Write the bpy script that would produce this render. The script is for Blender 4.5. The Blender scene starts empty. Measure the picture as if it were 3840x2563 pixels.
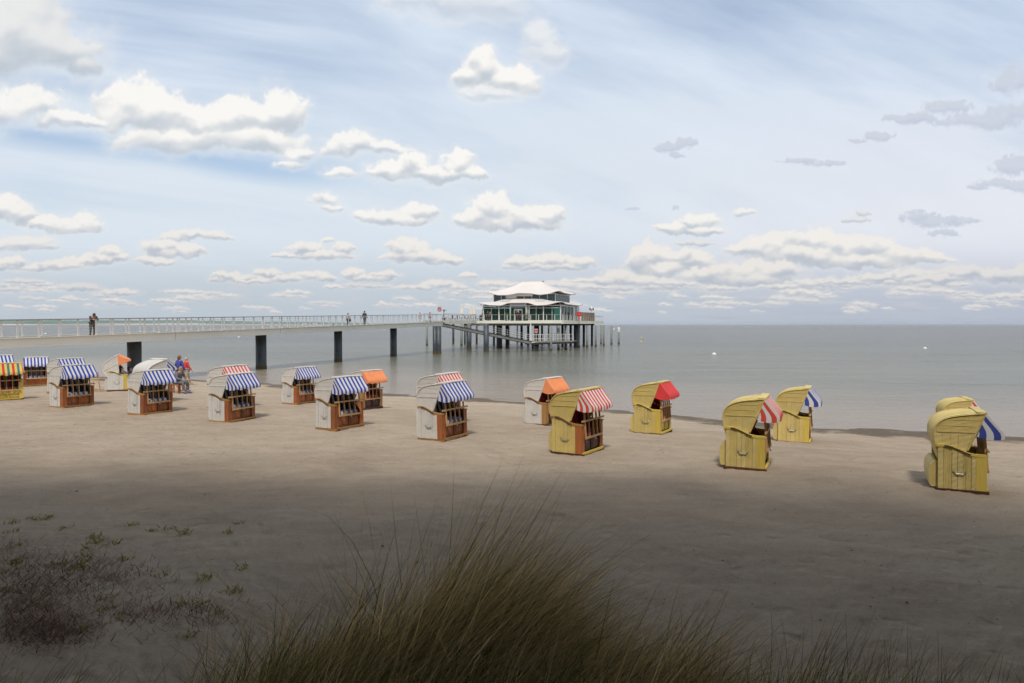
import bpy, bmesh, math, random
import numpy as np
from mathutils import Vector, Matrix
R = math.radians
random.seed(4)
scene = bpy.context.scene
COL = scene.collection
EYE = 4.25                      # eye height over the water; x to the right, y out to sea, z up, metres

# ---------------------------------------------------------------- camera
cam = bpy.data.cameras.new('camera'); camo = bpy.data.objects.new('camera', cam); COL.objects.link(camo)
cam.sensor_width = 36; cam.lens = 24.0; cam.clip_start = .05; cam.clip_end = 30000
camo.location = (0, 0, EYE); camo.rotation_euler = (R(90-1.46), 0, 0)
scene.camera = camo

# ---------------------------------------------------------------- exposure
scene.render.engine = 'CYCLES'
vs = scene.view_settings
vs.view_transform = 'Standard'; vs.look = 'None'; vs.exposure = 0.0; vs.gamma = 1.0; vs.use_curve_mapping = False
SUN_EL, SUN_AZ = 57.0, 184.0      # azimuth clockwise from the open sea: the sun stands behind the viewer

sun = bpy.data.lights.new('sun', 'SUN'); suno = bpy.data.objects.new('sun', sun); COL.objects.link(suno)
sun.energy = 3.0; sun.angle = R(7); sun.color = (1, .95, .88)
suno.rotation_euler = (R(90-SUN_EL), 0, -R(SUN_AZ-180))
suno.location = (0, -20, 40)
# ---------------------------------------------------------------- numeric noise
def _hash(ix, iy, seed):
    h = (ix.astype(np.int64)*374761393 + iy.astype(np.int64)*668265263 + seed*1442695041) & 0xFFFFFFFF
    h = ((h ^ (h >> 13))*1274126177) & 0xFFFFFFFF
    h = (h ^ (h >> 16)) & 0xFFFFFFFF
    return h.astype(np.float32)/4294967295.0

def vnoise(x, y, seed=0):
    """gradient noise, about -1..1"""
    x0 = np.floor(x); y0 = np.floor(y)
    fx = (x-x0).astype(np.float32); fy = (y-y0).astype(np.float32)
    ux = fx*fx*fx*(fx*(fx*6-15)+10); uy = fy*fy*fy*(fy*(fy*6-15)+10)
    def g(ox, oy):
        a = _hash(x0+ox, y0+oy, seed)*6.2831853
        return np.cos(a)*(fx-ox)+np.sin(a)*(fy-oy)
    a = g(0,0); b = g(1,0); c = g(0,1); d = g(1,1)
    return 1.5*((a+(b-a)*ux) + ((c+(d-c)*ux)-(a+(b-a)*ux))*uy)

def fbm(x, y, seed=0, octs=5, gain=0.5, lac=2.03):
    s = 0; a = 1.0; n = 0
    for i in range(octs):
        s = s + a*vnoise(x*lac**i+i*17.3, y*lac**i-i*9.1, seed+i*7); n += a; a *= gain
    return s/n

def billow(x, y, seed=0, octs=4, gain=0.55):
    s = 0; a = 1.0; n = 0
    for i in range(octs):
        s = s + a*(1-2.2*np.abs(vnoise(x*2.0**i+i*11.3, y*2.0**i+i*5.7, seed+i*5))); n += a; a *= gain
    return s/n

def sstep(a, b, x):
    t = np.clip((x-a)/(b-a), 0, 1); return t*t*(3-2*t)

# ---------------------------------------------------------------- the cloud picture of the eastern sky
# u, v: direction coordinates, u = 1174 + 1566*x/y, v = 744 - 1566*z/y (x east, y north/sea, z up)
CLOUDS = [  # (softness, tone, lobes[(cu, cv, ru, rv)...]); tone 0 white .. 1 grey scraps
 (.9,.30,[(1050,15,150,55),(960,10,80,40),(1130,30,70,40)]),
 (.95,.10,[(1235,95,40,45),(1255,140,45,40)]),
 (.36,.56,[(20,80,160,95),(130,115,110,80),(-40,150,130,75),(205,165,55,45),(60,30,90,55)]),
 (.5,.12,[(60,250,100,48),(0,270,90,45),(150,285,70,25),(215,290,40,18)]),
 (.32,.0,[(305,235,72,62),(270,270,40,45),(370,275,90,62),(450,285,80,48),(550,285,85,55),(645,265,62,60),(560,330,150,38),(400,328,140,40)]),
 (.6,.1,[(690,362,42,24),(670,385,40,14)]),
 (.45,.1,[(810,335,60,32),(870,345,50,20),(910,348,40,14),(780,350,40,24)]),
 (.55,.12,[(782,402,42,14)]),
 (.38,.05,[(952,382,42,38),(890,398,55,28),(1055,382,42,34),(1000,408,95,26),(1090,405,28,18)]),
 (.4,.05,[(1105,155,46,42),(1075,185,42,32),(1165,190,62,42),(1205,205,40,30)]),
 (.8,.15,[(1120,225,70,22)]),
 (.6,.15,[(748,462,32,18),(765,482,32,12)]),
 (.4,.1,[(960,490,46,20),(880,502,52,20),(925,508,78,18),(840,498,34,14)]),
 (.3,.0,[(1135,482,55,40),(1090,505,50,26),(1180,500,60,30),(1255,498,46,26),(1180,518,120,26)]),
 (.35,.2,[(8,485,60,36),(50,500,50,26)]),
 (.38,.15,[(205,515,34,28),(130,520,60,22),(170,530,70,14),(90,515,30,16)]),
 (.45,.25,[(60,562,66,22),(20,570,40,22),(110,572,30,12)]),
 (.35,.15,[(255,580,32,18),(215,600,60,15),(170,606,60,12),(275,595,22,14)]),
 (.4,.3,[(450,540,62,14),(500,548,40,9),(400,550,40,14)]),
 (.35,.2,[(370,570,52,20),(430,578,50,16),(400,586,70,13)]),
 (.35,.2,[(372,606,28,11),(340,600,30,12)]),
 (.35,.15,[(700,572,42,17),(790,572,28,17),(745,590,70,13),(650,590,34,8),(752,554,18,9)]),
 (.3,.1,[(935,572,46,26),(950,592,78,17),(1020,602,46,13),(985,588,40,16)]),
 (.35,.15,[(25,605,40,16),(0,615,50,14)]),
 (.4,.2,[(130,612,70,12),(90,618,60,10)]),
 (.35,.2,[(520,636,38,13),(560,642,62,10),(500,645,24,8)]),
 (.35,.2,[(612,630,34,12),(650,642,50,10),(600,648,60,7)]),
 (.3,.1,[(710,635,44,13),(745,642,30,10)]),
 (.3,.1,[(812,630,26,13),(825,640,30,9)]),
 (.3,.15,[(885,634,36,12),(865,642,40,8)]),
 (.25,.1,[(1075,636,22,10)]),
 (.35,.1,[(1195,602,44,15),(1265,600,60,17),(1335,603,32,15),(1255,615,115,10)]),
 (.4,.1,[(1600,512,52,20),(1550,528,52,16),(1590,535,75,14)]),
 (.5,.45,[(1590,562,50,10)]),
 (.28,.05,[(1490,590,54,34),(1465,605,36,30),(1560,590,50,20),(1515,622,80,24),(1590,605,54,20)]),
 (.3,.05,[(1780,562,66,28),(1720,575,64,24),(1870,556,54,34),(1920,568,54,30),(1990,570,66,30),(1850,590,140,28),(2070,590,64,26),(1960,604,160,24),(2130,600,54,20)]),
 (.35,.15,[(1700,623,76,26),(1640,633,76,20),(1780,623,56,26),(1700,645,150,18)]),
 (.35,.2,[(1420,638,45,18),(1470,648,60,13),(1390,648,50,13),(1540,652,60,10)]),
 (.4,.3,[(2010,640,70,12),(2090,632,70,14),(1950,650,80,9)]),
 (.4,.4,[(2220,628,75,20),(2310,640,90,22),(2160,645,80,13),(2380,630,60,24)]),
 (.35,.2,[(1850,652,60,11),(1800,660,80,9),(1920,655,70,9)]),
 (.4,.2,[(1310,655,40,12),(1350,662,60,9)]),
 (.4,.25,[(1010,655,50,11),(960,662,60,8),(1050,662,30,7)]),
 (.5,.95,[(1530,345,34,14),(1570,335,24,16),(1548,362,22,9)]),
 (.5,.95,[(1830,374,50,8),(1890,380,48,9)]),
 (.6,.9,[(2080,280,60,18),(2170,255,70,22),(2240,285,120,26),(2320,200,60,45),(2330,270,80,30),(2010,320,40,10),(1960,330,25,7)]),
 (.6,.9,[(2320,390,60,30),(2270,425,50,14),(2340,435,50,16),(2240,435,24,7)]),
 (.5,.7,[(2140,515,70,20),(2200,510,50,10),(2100,500,40,16),(2160,540,40,10)]),
 (.5,.6,[(1960,508,40,10),(1975,492,20,8)]),
 (.45,.25,[(1704,492,28,11)]),
 (.5,.9,[(1547,480,8,8)]), (.5,.8,[(1450,482,20,5)]),
]
def paint_sky():
    W, Hh = 2000, 760
    umin, umax = 1174-1566*1.0, 1174+1566*1.0
    vtop = 744-1566*0.72; vbot = 744+1566*0.02
    U, V = np.meshgrid(np.linspace(umin, umax, W, dtype=np.float32), np.linspace(vtop, vbot, Hh, dtype=np.float32))
    alt = np.clip((744-V)/744, 0, 1.3)
    # thin high veil: rgb + alpha over the clear sky
    sh = (V-330) - 0.13*(U-400)                      # streaks that dip to the right
    st = fbm(U/900+2, sh/62, 11, 5, .55)
    st2 = fbm((U+V*1.6)/620, (V-U*.42)/95, 31, 5, .55)
    wl = sstep(620, 900, U + 0*V)
    n = st*(1-wl*.8) + st2*wl*.8
    big = fbm(U/700, V/420, 51, 3)
    veil = 0.90 + 0.34*n + 0.35*big
    veil -= .50*np.exp(-((sh-28-.00*U)/26)**2)*sstep(-80,80,U)*(1-sstep(620,900,U))       # clear blue gap under the big cloud
    veil -= .18*np.exp(-(((U-1700)/330)**2+((V-30)/110)**2))
    veil += .30*np.exp(-(((U-1950)/420)**2+((V-330)/190)**2))
    veil += .25*np.exp(-(((U-1500)/420)**2+((V-300)/120)**2))
    veil = np.clip(veil - .16*sstep(.45,1.0,alt), .22, 1)
    low = 1-sstep(0.02,.42,alt)
    A = np.clip(veil*(.97)+low*.45, 0, .985)
    right = sstep(900, 2300, U)
    def L(*c): return np.array([((x/255+.055)/1.055)**2.4 for x in c], np.float32)
    hi = L(217,229,244); mid = L(219,229,239); midr = L(228,232,241); hor = L(192,202,212); horr = L(184,191,206)
    r3 = right[...,None]
    cm = mid*(1-r3)+midr*r3; ch = hor*(1-r3)+horr*r3
    t1 = sstep(.03,.30,alt)[...,None]; t2 = sstep(.35,.95,alt)[...,None]
    C = ch*(1-t1)+cm*t1; C = C*(1-t2)+hi*t2
    C = C*(1+.05*n[...,None])
    # horizon stratus smears
    sm = sstep(.1,.7, fbm(U/170, V/11, 71, 4))*(1-sstep(.04,.17,alt))*.5
    C = C*(1-.16*sm[...,None])
    sm2 = sstep(.0,.6, fbm(U/120, V/13, 77, 5))*sstep(.03,.06,alt)*(1-sstep(.12,.24,alt))*.6
    C = C*(1-sm2[...,None]) + L(206,206,210)*sm2[...,None]
    du = (umax-umin)/(W-1); dv = (vbot-vtop)/(Hh-1)
    rng = np.random.RandomState(5)
    clouds = list(CLOUDS)
    for i in range(190):                              # the small far ones in a row over the horizon
        v = 744-rng.uniform(26, 98)**1.0; u = rng.uniform(-380, 2700)
        if 230 < u < 480 and v < 670: continue
        k = (744-v)/60.
        clouds.append((rng.uniform(.4,.68), rng.uniform(.1,.55), [(u,v,rng.uniform(12,40)*k,rng.uniform(3.5,11)*k**.7),(u+rng.uniform(10,35)*k,v+2,rng.uniform(12,35)*k,rng.uniform(3,6)*k**.5)]))
    for i in range(26):                              # past the frame's edges the same sky goes on
        u = rng.uniform(-380,-110) if i%2 else rng.uniform(2460,2730); v = rng.uniform(-250,620); k = .25+(744-v)/744
        clouds.append((.4, rng.uniform(0,.5), [(u+rng.uniform(-60,60)*k, v+rng.uniform(-14,14)*k, rng.uniform(40,90)*k, rng.uniform(20,50)*k) for _ in range(4)]))
    for i in range(10):
        u = rng.uniform(-200,2500); v = rng.uniform(-330,-110)
        clouds.append((.4, rng.uniform(0,.5), [(u+rng.uniform(-80,80), v+rng.uniform(-20,20), rng.uniform(60,120), rng.uniform(35,60)) for _ in range(4)]))
    clouds.sort(key=lambda c: c[2][0][1] > 600 and -c[2][0][1] or -2000+c[2][0][1])
    for ci, (soft, tone, lobes) in enumerate(clouds):
        l = np.array(lobes, np.float32); l[:,2] *= 1.10; l[:,3] *= 1.24
        S = float(np.median(l[:,3]))*1.25 + 3
        m = S*1.8+10
        c0 = int(max(0,((l[:,0]-l[:,2]).min()-m-umin)/du)); c1 = int(min(W,((l[:,0]+l[:,2]).max()+m-umin)/du))
        r0 = int(max(0,((l[:,1]-l[:,3]).min()-m-vtop)/dv)); r1 = int(min(Hh,((l[:,1]+l[:,3]).max()+m-vtop)/dv))
        if c1-c0 < 4 or r1-r0 < 4: continue
        u = U[r0:r1,c0:c1]; v = V[r0:r1,c0:c1]; sd = ci*13+100
        flat = 1.0 if S > 16 else 1.6
        x = u/S; y = v/S*flat
        wu = S*.60*fbm(x*.8, y*.8, sd, 5, .55); wv = S*.42*fbm(x*.8+9, y*.8+4, sd+3, 5, .55)
        uu = u+wu; vv = v+wv
        acc = 0; cy = 0; ry = 0
        for (cu,cv,ru,rv) in lobes:
            dn = np.where(vv > cv, rv*.78, rv)
            f = 1-((uu-cu)/ru)**2-((vv-cv)/dn)**2
            w = np.exp(np.clip(f,-6,1)*5); acc = acc+w; cy = cy+w*cv; ry = ry+w*rv
        F = np.log(acc)/5; cy = cy/acc; ry = ry/acc
        B = billow(x*1.05, y*1.05, sd+5, 5, .6)
        up = 1-sstep(-.1,.8,(vv-cy)/ry)               # crisper, more cauliflower towards the top
        F = F + (.42*up+.16)*(B-.15) + .50*fbm(x*.95+1, y*1.1+8, sd+41, 6, .60) - .02 + (.0 if tone < .6 else 1.0*fbm(x*1.7,y*1.9,sd+9,6,.68)-.02)
        wisp = sstep(-.25,.55,fbm(x*.45+5,y*.45+2,sd+31,3,.5))
        F = F + .07
        e = soft*(.75+2.6*(1-up)+1.5*wisp)
        al = sstep(-.08, e, F)
        def blur(q, n):
            n = int(max(1, min(n, min(q.shape)//3)))
            for ax in (0, 1):
                for _ in range(2):
                    p = np.pad(q, [(n+1, n) if k == ax else (0, 0) for k in (0, 1)], mode='edge')
                    cs = np.cumsum(p, axis=ax, dtype=np.float64)
                    q = ((cs[2*n+1:] - cs[:-2*n-1]) if ax == 0 else (cs[:, 2*n+1:] - cs[:, :-2*n-1]))/(2*n+1)
            return q.astype(np.float32)
        h0 = np.sqrt(np.clip(F, 0, 1.6))*S
        lams = []
        for rad, amp in ((S*.05, .55), (S*.13, 1.0), (S*.30, 1.5)):
            h = blur(h0, rad/du)*amp
            gv, gu = np.gradient(h, dv, du)
            lams.append(np.clip((.70*gv + .10*gu + .60)/np.sqrt(1+gu*gu+gv*gv), -.2, 1))
        lam = .20*lams[0]+.38*lams[1]+.42*lams[2]
        rel = (vv-cy)/ry
        B2 = fbm(x*.75+3, y*.95+7, sd+21, 4, .5)
        B3 = fbm(x*2.2+3, y*2.4+7, sd+25, 4, .6)
        s = .50+.50*sstep(.02, .78, lam + .14*B2 + .08*B3)
        dark = sstep(-.30, .55, rel+.85*B2+.12*B3)*sstep(.10,.75,F)
        s = s*(1-.74*dark)
        s = np.clip(s + .14*(1-sstep(0,.30,F)), 0, 1)
        far = 1-sstep(40,330,744-cy)
        lit = L(250,248,244)*(1-far[...,None]) + L(232,228,223)*far[...,None]
        shd = L(186,197,209)*(1-far[...,None]) + L(176,185,199)*far[...,None]
        if tone > .6: s = s*.35; 
        else: s = s*(1-.62*tone)
        s = np.clip(s*1.08,0,1)
        col = shd*(1-s[...,None]) + lit*s[...,None]
        if tone > .6: col = col*.5 + L(194,202,222)*.5; al = al*.85
        al = al*(.50+.48*sstep(0,.5,F)) if tone<=.6 else al
        al = np.clip(al*(1.08 if soft < .45 else (.95 if soft < .7 else .6)),0,1)
        mist = .34*sstep(-1.0, .5, F)*(1 if tone <= .6 else .4)*(1-al)
        mc = (lit*.80+shd*.20)
        C[r0:r1,c0:c1] = C[r0:r1,c0:c1]*(1-mist[...,None]) + mc*mist[...,None]
        A[r0:r1,c0:c1] = 1-(1-A[r0:r1,c0:c1])*(1-mist)
        C[r0:r1,c0:c1] = C[r0:r1,c0:c1]*(1-al[...,None]) + col*al[...,None]
        A[r0:r1,c0:c1] = 1-(1-A[r0:r1,c0:c1])*(1-al)
    edge = np.minimum(np.minimum(sstep(0,.10,(U-umin)/(umax-umin)), sstep(0,.10,(umax-U)/(umax-umin))), sstep(0,.12,(V-vtop)/(vbot-vtop)))
    return np.clip(C,0,1), A, edge
# ---------------------------------------------------------------- world: clear sky + the painted clouds over the sea
world = bpy.data.worlds.new('World'); scene.world = world; world.use_nodes = True
def build_world():
    nt = world.node_tree; nt.nodes.clear(); N = nt.nodes; K = nt.links
    def nd(t, **kw):
        n = N.new(t)
        for k, v in kw.items(): setattr(n, k, v)
        return n
    def math_(op, a, b=None, c=None, clamp=False):
        n = nd('ShaderNodeMath', operation=op, use_clamp=clamp)
        for i, x in enumerate((a, b, c)):
            if x is None: continue
            if isinstance(x, (int, float)): n.inputs[i].default_value = x
            else: K.new(x, n.inputs[i])
        return n.outputs[0]
    sky = nd('ShaderNodeTexSky', sky_type='NISHITA', sun_disc=False)
    sky.sun_elevation = R(SUN_EL); sky.sun_rotation = R(SUN_AZ); sky.dust_density = 1.4; sky.air_density = 1.0
    tc = nd('ShaderNodeTexCoord'); sep = nd('ShaderNodeSeparateXYZ'); K.new(tc.outputs['Generated'], sep.inputs[0])
    x, y, z = sep.outputs
    ym = math_('MAXIMUM', y, .02)
    gx = math_('DIVIDE', x, ym); gz = math_('DIVIDE', z, ym)
    U = math_('MULTIPLY_ADD', gx, .5, .5); V = math_('MULTIPLY_ADD', gz, 1/.74, .02/.74)
    cmb = nd('ShaderNodeCombineXYZ'); K.new(U, cmb.inputs[0]); K.new(V, cmb.inputs[1])
    C, A, E = paint_sky()
    h, w, _ = C.shape
    def image(name, rgb):
        im = bpy.data.images.new(name, w, h, float_buffer=True, alpha=False)
        im.colorspace_settings.name = 'Non-Color'
        px = np.ones((h, w, 4), np.float32); px[..., :3] = rgb[::-1]
        im.pixels.foreach_set(px.ravel()); im.update(); im.pack()
        t = nd('ShaderNodeTexImage', extension='EXTEND', interpolation='Cubic'); t.image = im
        K.new(cmb.outputs[0], t.inputs[0]); return t
    tcol = image('sky_clouds', C)
    tm = image('sky_cover', np.stack([A, E, A], -1))
    sm = nd('ShaderNodeSeparateColor'); K.new(tm.outputs[0], sm.inputs[0])
    front = math_('GREATER_THAN', y, .05)
    edge = math_('MULTIPLY', math_('MULTIPLY', sm.outputs[1], front), math_('LESS_THAN', math_('ABSOLUTE', gx), .999))
    edge = math_('MULTIPLY', edge, math_('LESS_THAN', gz, .719))
    # all round: the same broken cumulus and thin veil
    zz = math_('ADD', math_('MAXIMUM', z, 0.0), .16)
    c2 = nd('ShaderNodeCombineXYZ'); K.new(math_('DIVIDE', x, zz), c2.inputs[0]); K.new(math_('DIVIDE', y, zz), c2.inputs[1])
    no = nd('ShaderNodeTexNoise'); no.inputs['Scale'].default_value = 1.6; no.inputs['Detail'].default_value = 7; K.new(c2.outputs[0], no.inputs['Vector'])
    mr = nd('ShaderNodeMapRange', interpolation_type='SMOOTHSTEP'); mr.inputs[1].default_value = .50; mr.inputs[2].default_value = .66; K.new(no.outputs[0], mr.inputs[0])
    cl = nd('ShaderNodeMix', data_type='RGBA'); cl.inputs['A'].default_value = (.66,.73,.80,1); cl.inputs['B'].default_value = (.90,.89,.87,1); K.new(mr.outputs[0], cl.inputs['Factor'])
    al = math_('MULTIPLY_ADD', mr.outputs[0], .30, .62)
    mc = nd('ShaderNodeMix', data_type='RGBA'); K.new(edge, mc.inputs['Factor']); K.new(cl.outputs['Result'], mc.inputs['A']); K.new(tcol.outputs[0], mc.inputs['B'])
    ma = nd('ShaderNodeMix', data_type='FLOAT'); K.new(edge, ma.inputs['Factor']); K.new(al, ma.inputs['A']); K.new(sm.outputs[0], ma.inputs['B'])
    b1 = nd('ShaderNodeBackground'); b1.inputs[1].default_value = .15; K.new(sky.outputs[0], b1.inputs[0])
    b2 = nd('ShaderNodeBackground'); b2.inputs[1].default_value = 1.0; K.new(mc.outputs['Result'], b2.inputs[0])
    mx = nd('ShaderNodeMixShader'); K.new(ma.outputs['Result'], mx.inputs[0]); K.new(b1.outputs[0], mx.inputs[1]); K.new(b2.outputs[0], mx.inputs[2])
    out = nd('ShaderNodeOutputWorld'); K.new(mx.outputs[0], out.inputs[0])
build_world()
world.cycles.sampling_method = 'MANUAL'; world.cycles.sample_map_resolution = 1024
# ---------------------------------------------------------------- helpers: materials
def new_mat(name):
    m = bpy.data.materials.new(name); m.use_nodes = True
    return m, m.node_tree.nodes, m.node_tree.links, m.node_tree.nodes['Principled BSDF']
def simple(name, col, rough=.6, var=.12, scale=6, metal=0, spec=.5, bump=0, bscale=40, dark=None):
    m, N, K, P = new_mat(name)
    P.inputs['Roughness'].default_value = rough; P.inputs['Metallic'].default_value = metal
    P.inputs['Specular IOR Level'].default_value = spec
    tc = N.new('ShaderNodeTexCoord'); no = N.new('ShaderNodeTexNoise'); no.inputs['Scale'].default_value = scale; no.inputs['Detail'].default_value = 6
    K.new(tc.outputs['Object'], no.inputs['Vector'])
    mr = N.new('ShaderNodeMapRange'); mr.inputs[1].default_value = .3; mr.inputs[2].default_value = .7
    K.new(no.outputs[0], mr.inputs[0])
    mx = N.new('ShaderNodeMix'); mx.data_type = 'RGBA'
    a = tuple(max(0,c*(1-var)) for c in col); b = tuple(min(1,c*(1+var)) for c in col)
    if dark: a = dark
    mx.inputs['A'].default_value = (*a,1); mx.inputs['B'].default_value = (*b,1)
    K.new(mr.outputs[0], mx.inputs['Factor']); K.new(mx.outputs['Result'], P.inputs['Base Color'])
    if bump:
        n2 = N.new('ShaderNodeTexNoise'); n2.inputs['Scale'].default_value = bscale; n2.inputs['Detail'].default_value = 4
        K.new(tc.outputs['Object'], n2.inputs['Vector'])
        bp = N.new('ShaderNodeBump'); bp.inputs['Strength'].default_value = bump; bp.inputs['Distance'].default_value = .01
        K.new(n2.outputs[0], bp.inputs['Height']); K.new(bp.outputs[0], P.inputs['Normal'])
    return m
def wood(name, c1, c2, rough=.55, stretch=(14,14,1.2)):
    m, N, K, P = new_mat(name); P.inputs['Roughness'].default_value = rough
    tc = N.new('ShaderNodeTexCoord'); mp = N.new('ShaderNodeMapping'); mp.inputs['Scale'].default_value = stretch
    K.new(tc.outputs['Object'], mp.inputs['Vector'])
    no = N.new('ShaderNodeTexNoise'); no.inputs['Scale'].default_value = 2.5; no.inputs['Detail'].default_value = 8; no.inputs['Distortion'].default_value = .6
    K.new(mp.outputs[0], no.inputs['Vector'])
    oi = N.new('ShaderNodeObjectInfo'); ad = N.new('ShaderNodeMath'); ad.operation = 'MULTIPLY_ADD'; ad.inputs[1].default_value = .35; ad.inputs[2].default_value = -.17
    K.new(oi.outputs['Random'], ad.inputs[0])
    a2 = N.new('ShaderNodeMath'); a2.operation = 'ADD'; K.new(ad.outputs[0], a2.inputs[0]); K.new(no.outputs[0], a2.inputs[1])
    rp = N.new('ShaderNodeValToRGB'); rp.color_ramp.elements[0].position = .32; rp.color_ramp.elements[1].position = .68
    rp.color_ramp.elements[0].color = (*c1,1); rp.color_ramp.elements[1].color = (*c2,1)
    K.new(a2.outputs[0], rp.inputs[0]); K.new(rp.outputs[0], P.inputs['Base Color'])
    bp = N.new('ShaderNodeBump'); bp.inputs['Strength'].default_value = .3; bp.inputs['Distance'].default_value = .004
    K.new(no.outputs[0], bp.inputs['Height']); K.new(bp.outputs[0], P.inputs['Normal'])
    return m
def wicker(name, c1, c2):
    """woven strands: fine crossing ridges in relief, their hollows painted darker as shade, plus a little colour wear"""
    m, N, K, P = new_mat(name); P.inputs['Roughness'].default_value = .5
    tc = N.new('ShaderNodeTexCoord')
    def wave(direction, sc, dist):
        w = N.new('ShaderNodeTexWave'); w.wave_type = 'BANDS'; w.bands_direction = direction; w.inputs['Scale'].default_value = sc
        w.inputs['Distortion'].default_value = dist*.15; w.inputs['Detail'].default_value = 1; w.inputs['Detail Scale'].default_value = 3
        K.new(tc.outputs['Object'], w.inputs['Vector']); return w.outputs['Fac']
    wy = wave('Y', 10, .4); wz = wave('Z', 13, .8); wx = wave('X', 10, .4)
    a = N.new('ShaderNodeMath'); a.operation = 'MULTIPLY'; K.new(wy, a.inputs[0]); K.new(wz, a.inputs[1])
    b = N.new('ShaderNodeMath'); b.operation = 'MAXIMUM'; K.new(a.outputs[0], b.inputs[0])
    c = N.new('ShaderNodeMath'); c.operation = 'MULTIPLY'; K.new(wx, c.inputs[0]); K.new(wz, c.inputs[1]); K.new(c.outputs[0], b.inputs[1])
    no = N.new('ShaderNodeTexNoise'); no.inputs['Scale'].default_value = 3; no.inputs['Detail'].default_value = 4; K.new(tc.outputs['Object'], no.inputs['Vector'])
    oi = N.new('ShaderNodeObjectInfo')
    s = N.new('ShaderNodeMath'); s.operation = 'MULTIPLY_ADD'; s.inputs[1].default_value = .22; K.new(b.outputs[0], s.inputs[0]); K.new(no.outputs[0], s.inputs[2])  # weave height feeds the colour too: shade painted into the hollows
    rp = N.new('ShaderNodeValToRGB'); rp.color_ramp.elements[0].position = .30; rp.color_ramp.elements[1].position = .85
    rp.color_ramp.elements[0].color = (*c1,1); rp.color_ramp.elements[1].color = (*c2,1)
    K.new(s.outputs[0], rp.inputs[0])
    hv = N.new('ShaderNodeHueSaturation'); mv = N.new('ShaderNodeMapRange'); mv.inputs[3].default_value = .9; mv.inputs[4].default_value = 1.08
    K.new(oi.outputs['Random'], mv.inputs[0]); K.new(mv.outputs[0], hv.inputs['Value']); K.new(rp.outputs[0], hv.inputs['Color'])
    K.new(hv.outputs[0], P.inputs['Base Color'])
    bp = N.new('ShaderNodeBump'); bp.inputs['Strength'].default_value = .9; bp.inputs['Distance'].default_value = .008
    K.new(b.outputs[0], bp.inputs['Height']); K.new(bp.outputs[0], P.inputs['Normal'])
    return m
def striped(name, cols, freq):
    """woven cloth striped along its own width (uv.x in metres)"""
    m, N, K, P = new_mat(name); P.inputs['Roughness'].default_value = .85; P.inputs['Specular IOR Level'].default_value = .2
    uv = N.new('ShaderNodeUVMap'); sp = N.new('ShaderNodeSeparateXYZ'); K.new(uv.outputs[0], sp.inputs[0])
    ml = N.new('ShaderNodeMath'); ml.operation = 'MULTIPLY'; ml.inputs[1].default_value = freq; K.new(sp.outputs[0], ml.inputs[0])
    fr = N.new('ShaderNodeMath'); fr.operation = 'FRACT'; K.new(ml.outputs[0], fr.inputs[0])
    rp = N.new('ShaderNodeValToRGB'); rp.color_ramp.interpolation = 'CONSTANT'
    n = len(cols)
    while len(rp.color_ramp.elements) < n: rp.color_ramp.elements.new(.5)
    for i, c in enumerate(cols):
        rp.color_ramp.elements[i].position = i/n; rp.color_ramp.elements[i].color = (*c,1)
    K.new(fr.outputs[0], rp.inputs[0])
    tc = N.new('ShaderNodeTexCoord'); no = N.new('ShaderNodeTexNoise'); no.inputs['Scale'].default_value = 7; K.new(tc.outputs['Object'], no.inputs['Vector'])
    mr = N.new('ShaderNodeMapRange'); mr.inputs[3].default_value = .86; mr.inputs[4].default_value = 1.08; K.new(no.outputs[0], mr.inputs[0])
    hv = N.new('ShaderNodeHueSaturation'); K.new(rp.outputs[0], hv.inputs['Color']); K.new(mr.outputs[0], hv.inputs['Value']); K.new(hv.outputs[0], P.inputs['Base Color'])
    return m

WHITEW = wicker('white_wicker', (.56,.52,.47), (.70,.665,.61)); YELLOWW = wicker('yellow_wicker', (.50,.37,.10), (.70,.54,.185))
YELLOWP = wood('yellow_painted_wood', (.52,.37,.065), (.64,.47,.095)); BROWNW = wood('brown_varnished_wood', (.17,.048,.012), (.38,.115,.028))
ARMW = wood('amber_arm_wood', (.26,.13,.035), (.38,.20,.06)); LATW = wood('pale_lattice_wood', (.42,.24,.10), (.58,.36,.17)); DARKW = wood('dark_brown_wood', (.05,.02,.012), (.10,.035,.018))
BLACKM = simple('black_gap', (.02,.017,.015), .8); STEELM = simple('dull_metal', (.35,.34,.33), .4, metal=.7)
BLUES = striped('blue_white_awning', [(.035,.065,.34),(.62,.59,.55)], 6.4); BLUEB = striped('broad_blue_white_awning', [(.045,.07,.30),(.62,.60,.58)], 4.2)
REDS = striped('red_white_awning', [(.62,.075,.05),(.66,.62,.59)], 6.4); REDB = striped('broad_red_white_awning', [(.62,.075,.05),(.66,.62,.59)], 4.6)
RYB = striped('red_yellow_blue_awning', [(.55,.05,.04),(.60,.45,.10),(.06,.16,.22),(.60,.45,.10)], 2.9)
ORANGE = simple('orange_awning_cloth', (.78,.26,.10), .8, .08); REDC = simple('red_awning_cloth', (.62,.04,.04), .8, .1)
NAVY = striped('navy_grey_cushion', [(.030,.030,.055),(.34,.32,.29)], 5.2); PADB = striped('blue_white_pad', [(.05,.10,.36),(.60,.57,.52)], 5.2)
REDPAD = striped('red_orange_cushion', [(.45,.03,.02),(.50,.14,.03),(.05,.05,.09),(.45,.03,.02)], 3.0); DREDPAD = striped('dark_red_cushion', [(.20,.015,.02),(.32,.03,.03)], 5.0)
REDWPAD = striped('red_black_pad', [(.50,.02,.03),(.03,.02,.02)], 5.0); MULTI = striped('multi_stripe_cushion', [(.42,.03,.02),(.05,.12,.12),(.45,.22,.03),(.05,.05,.07)], 3.3)
WPAINT = simple('white_painted_steel', (.66,.64,.60), .45, .07, 1.2); DECKW = simple('cream_deck_fascia', (.74,.71,.58), .55, .08, .6)

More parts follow.
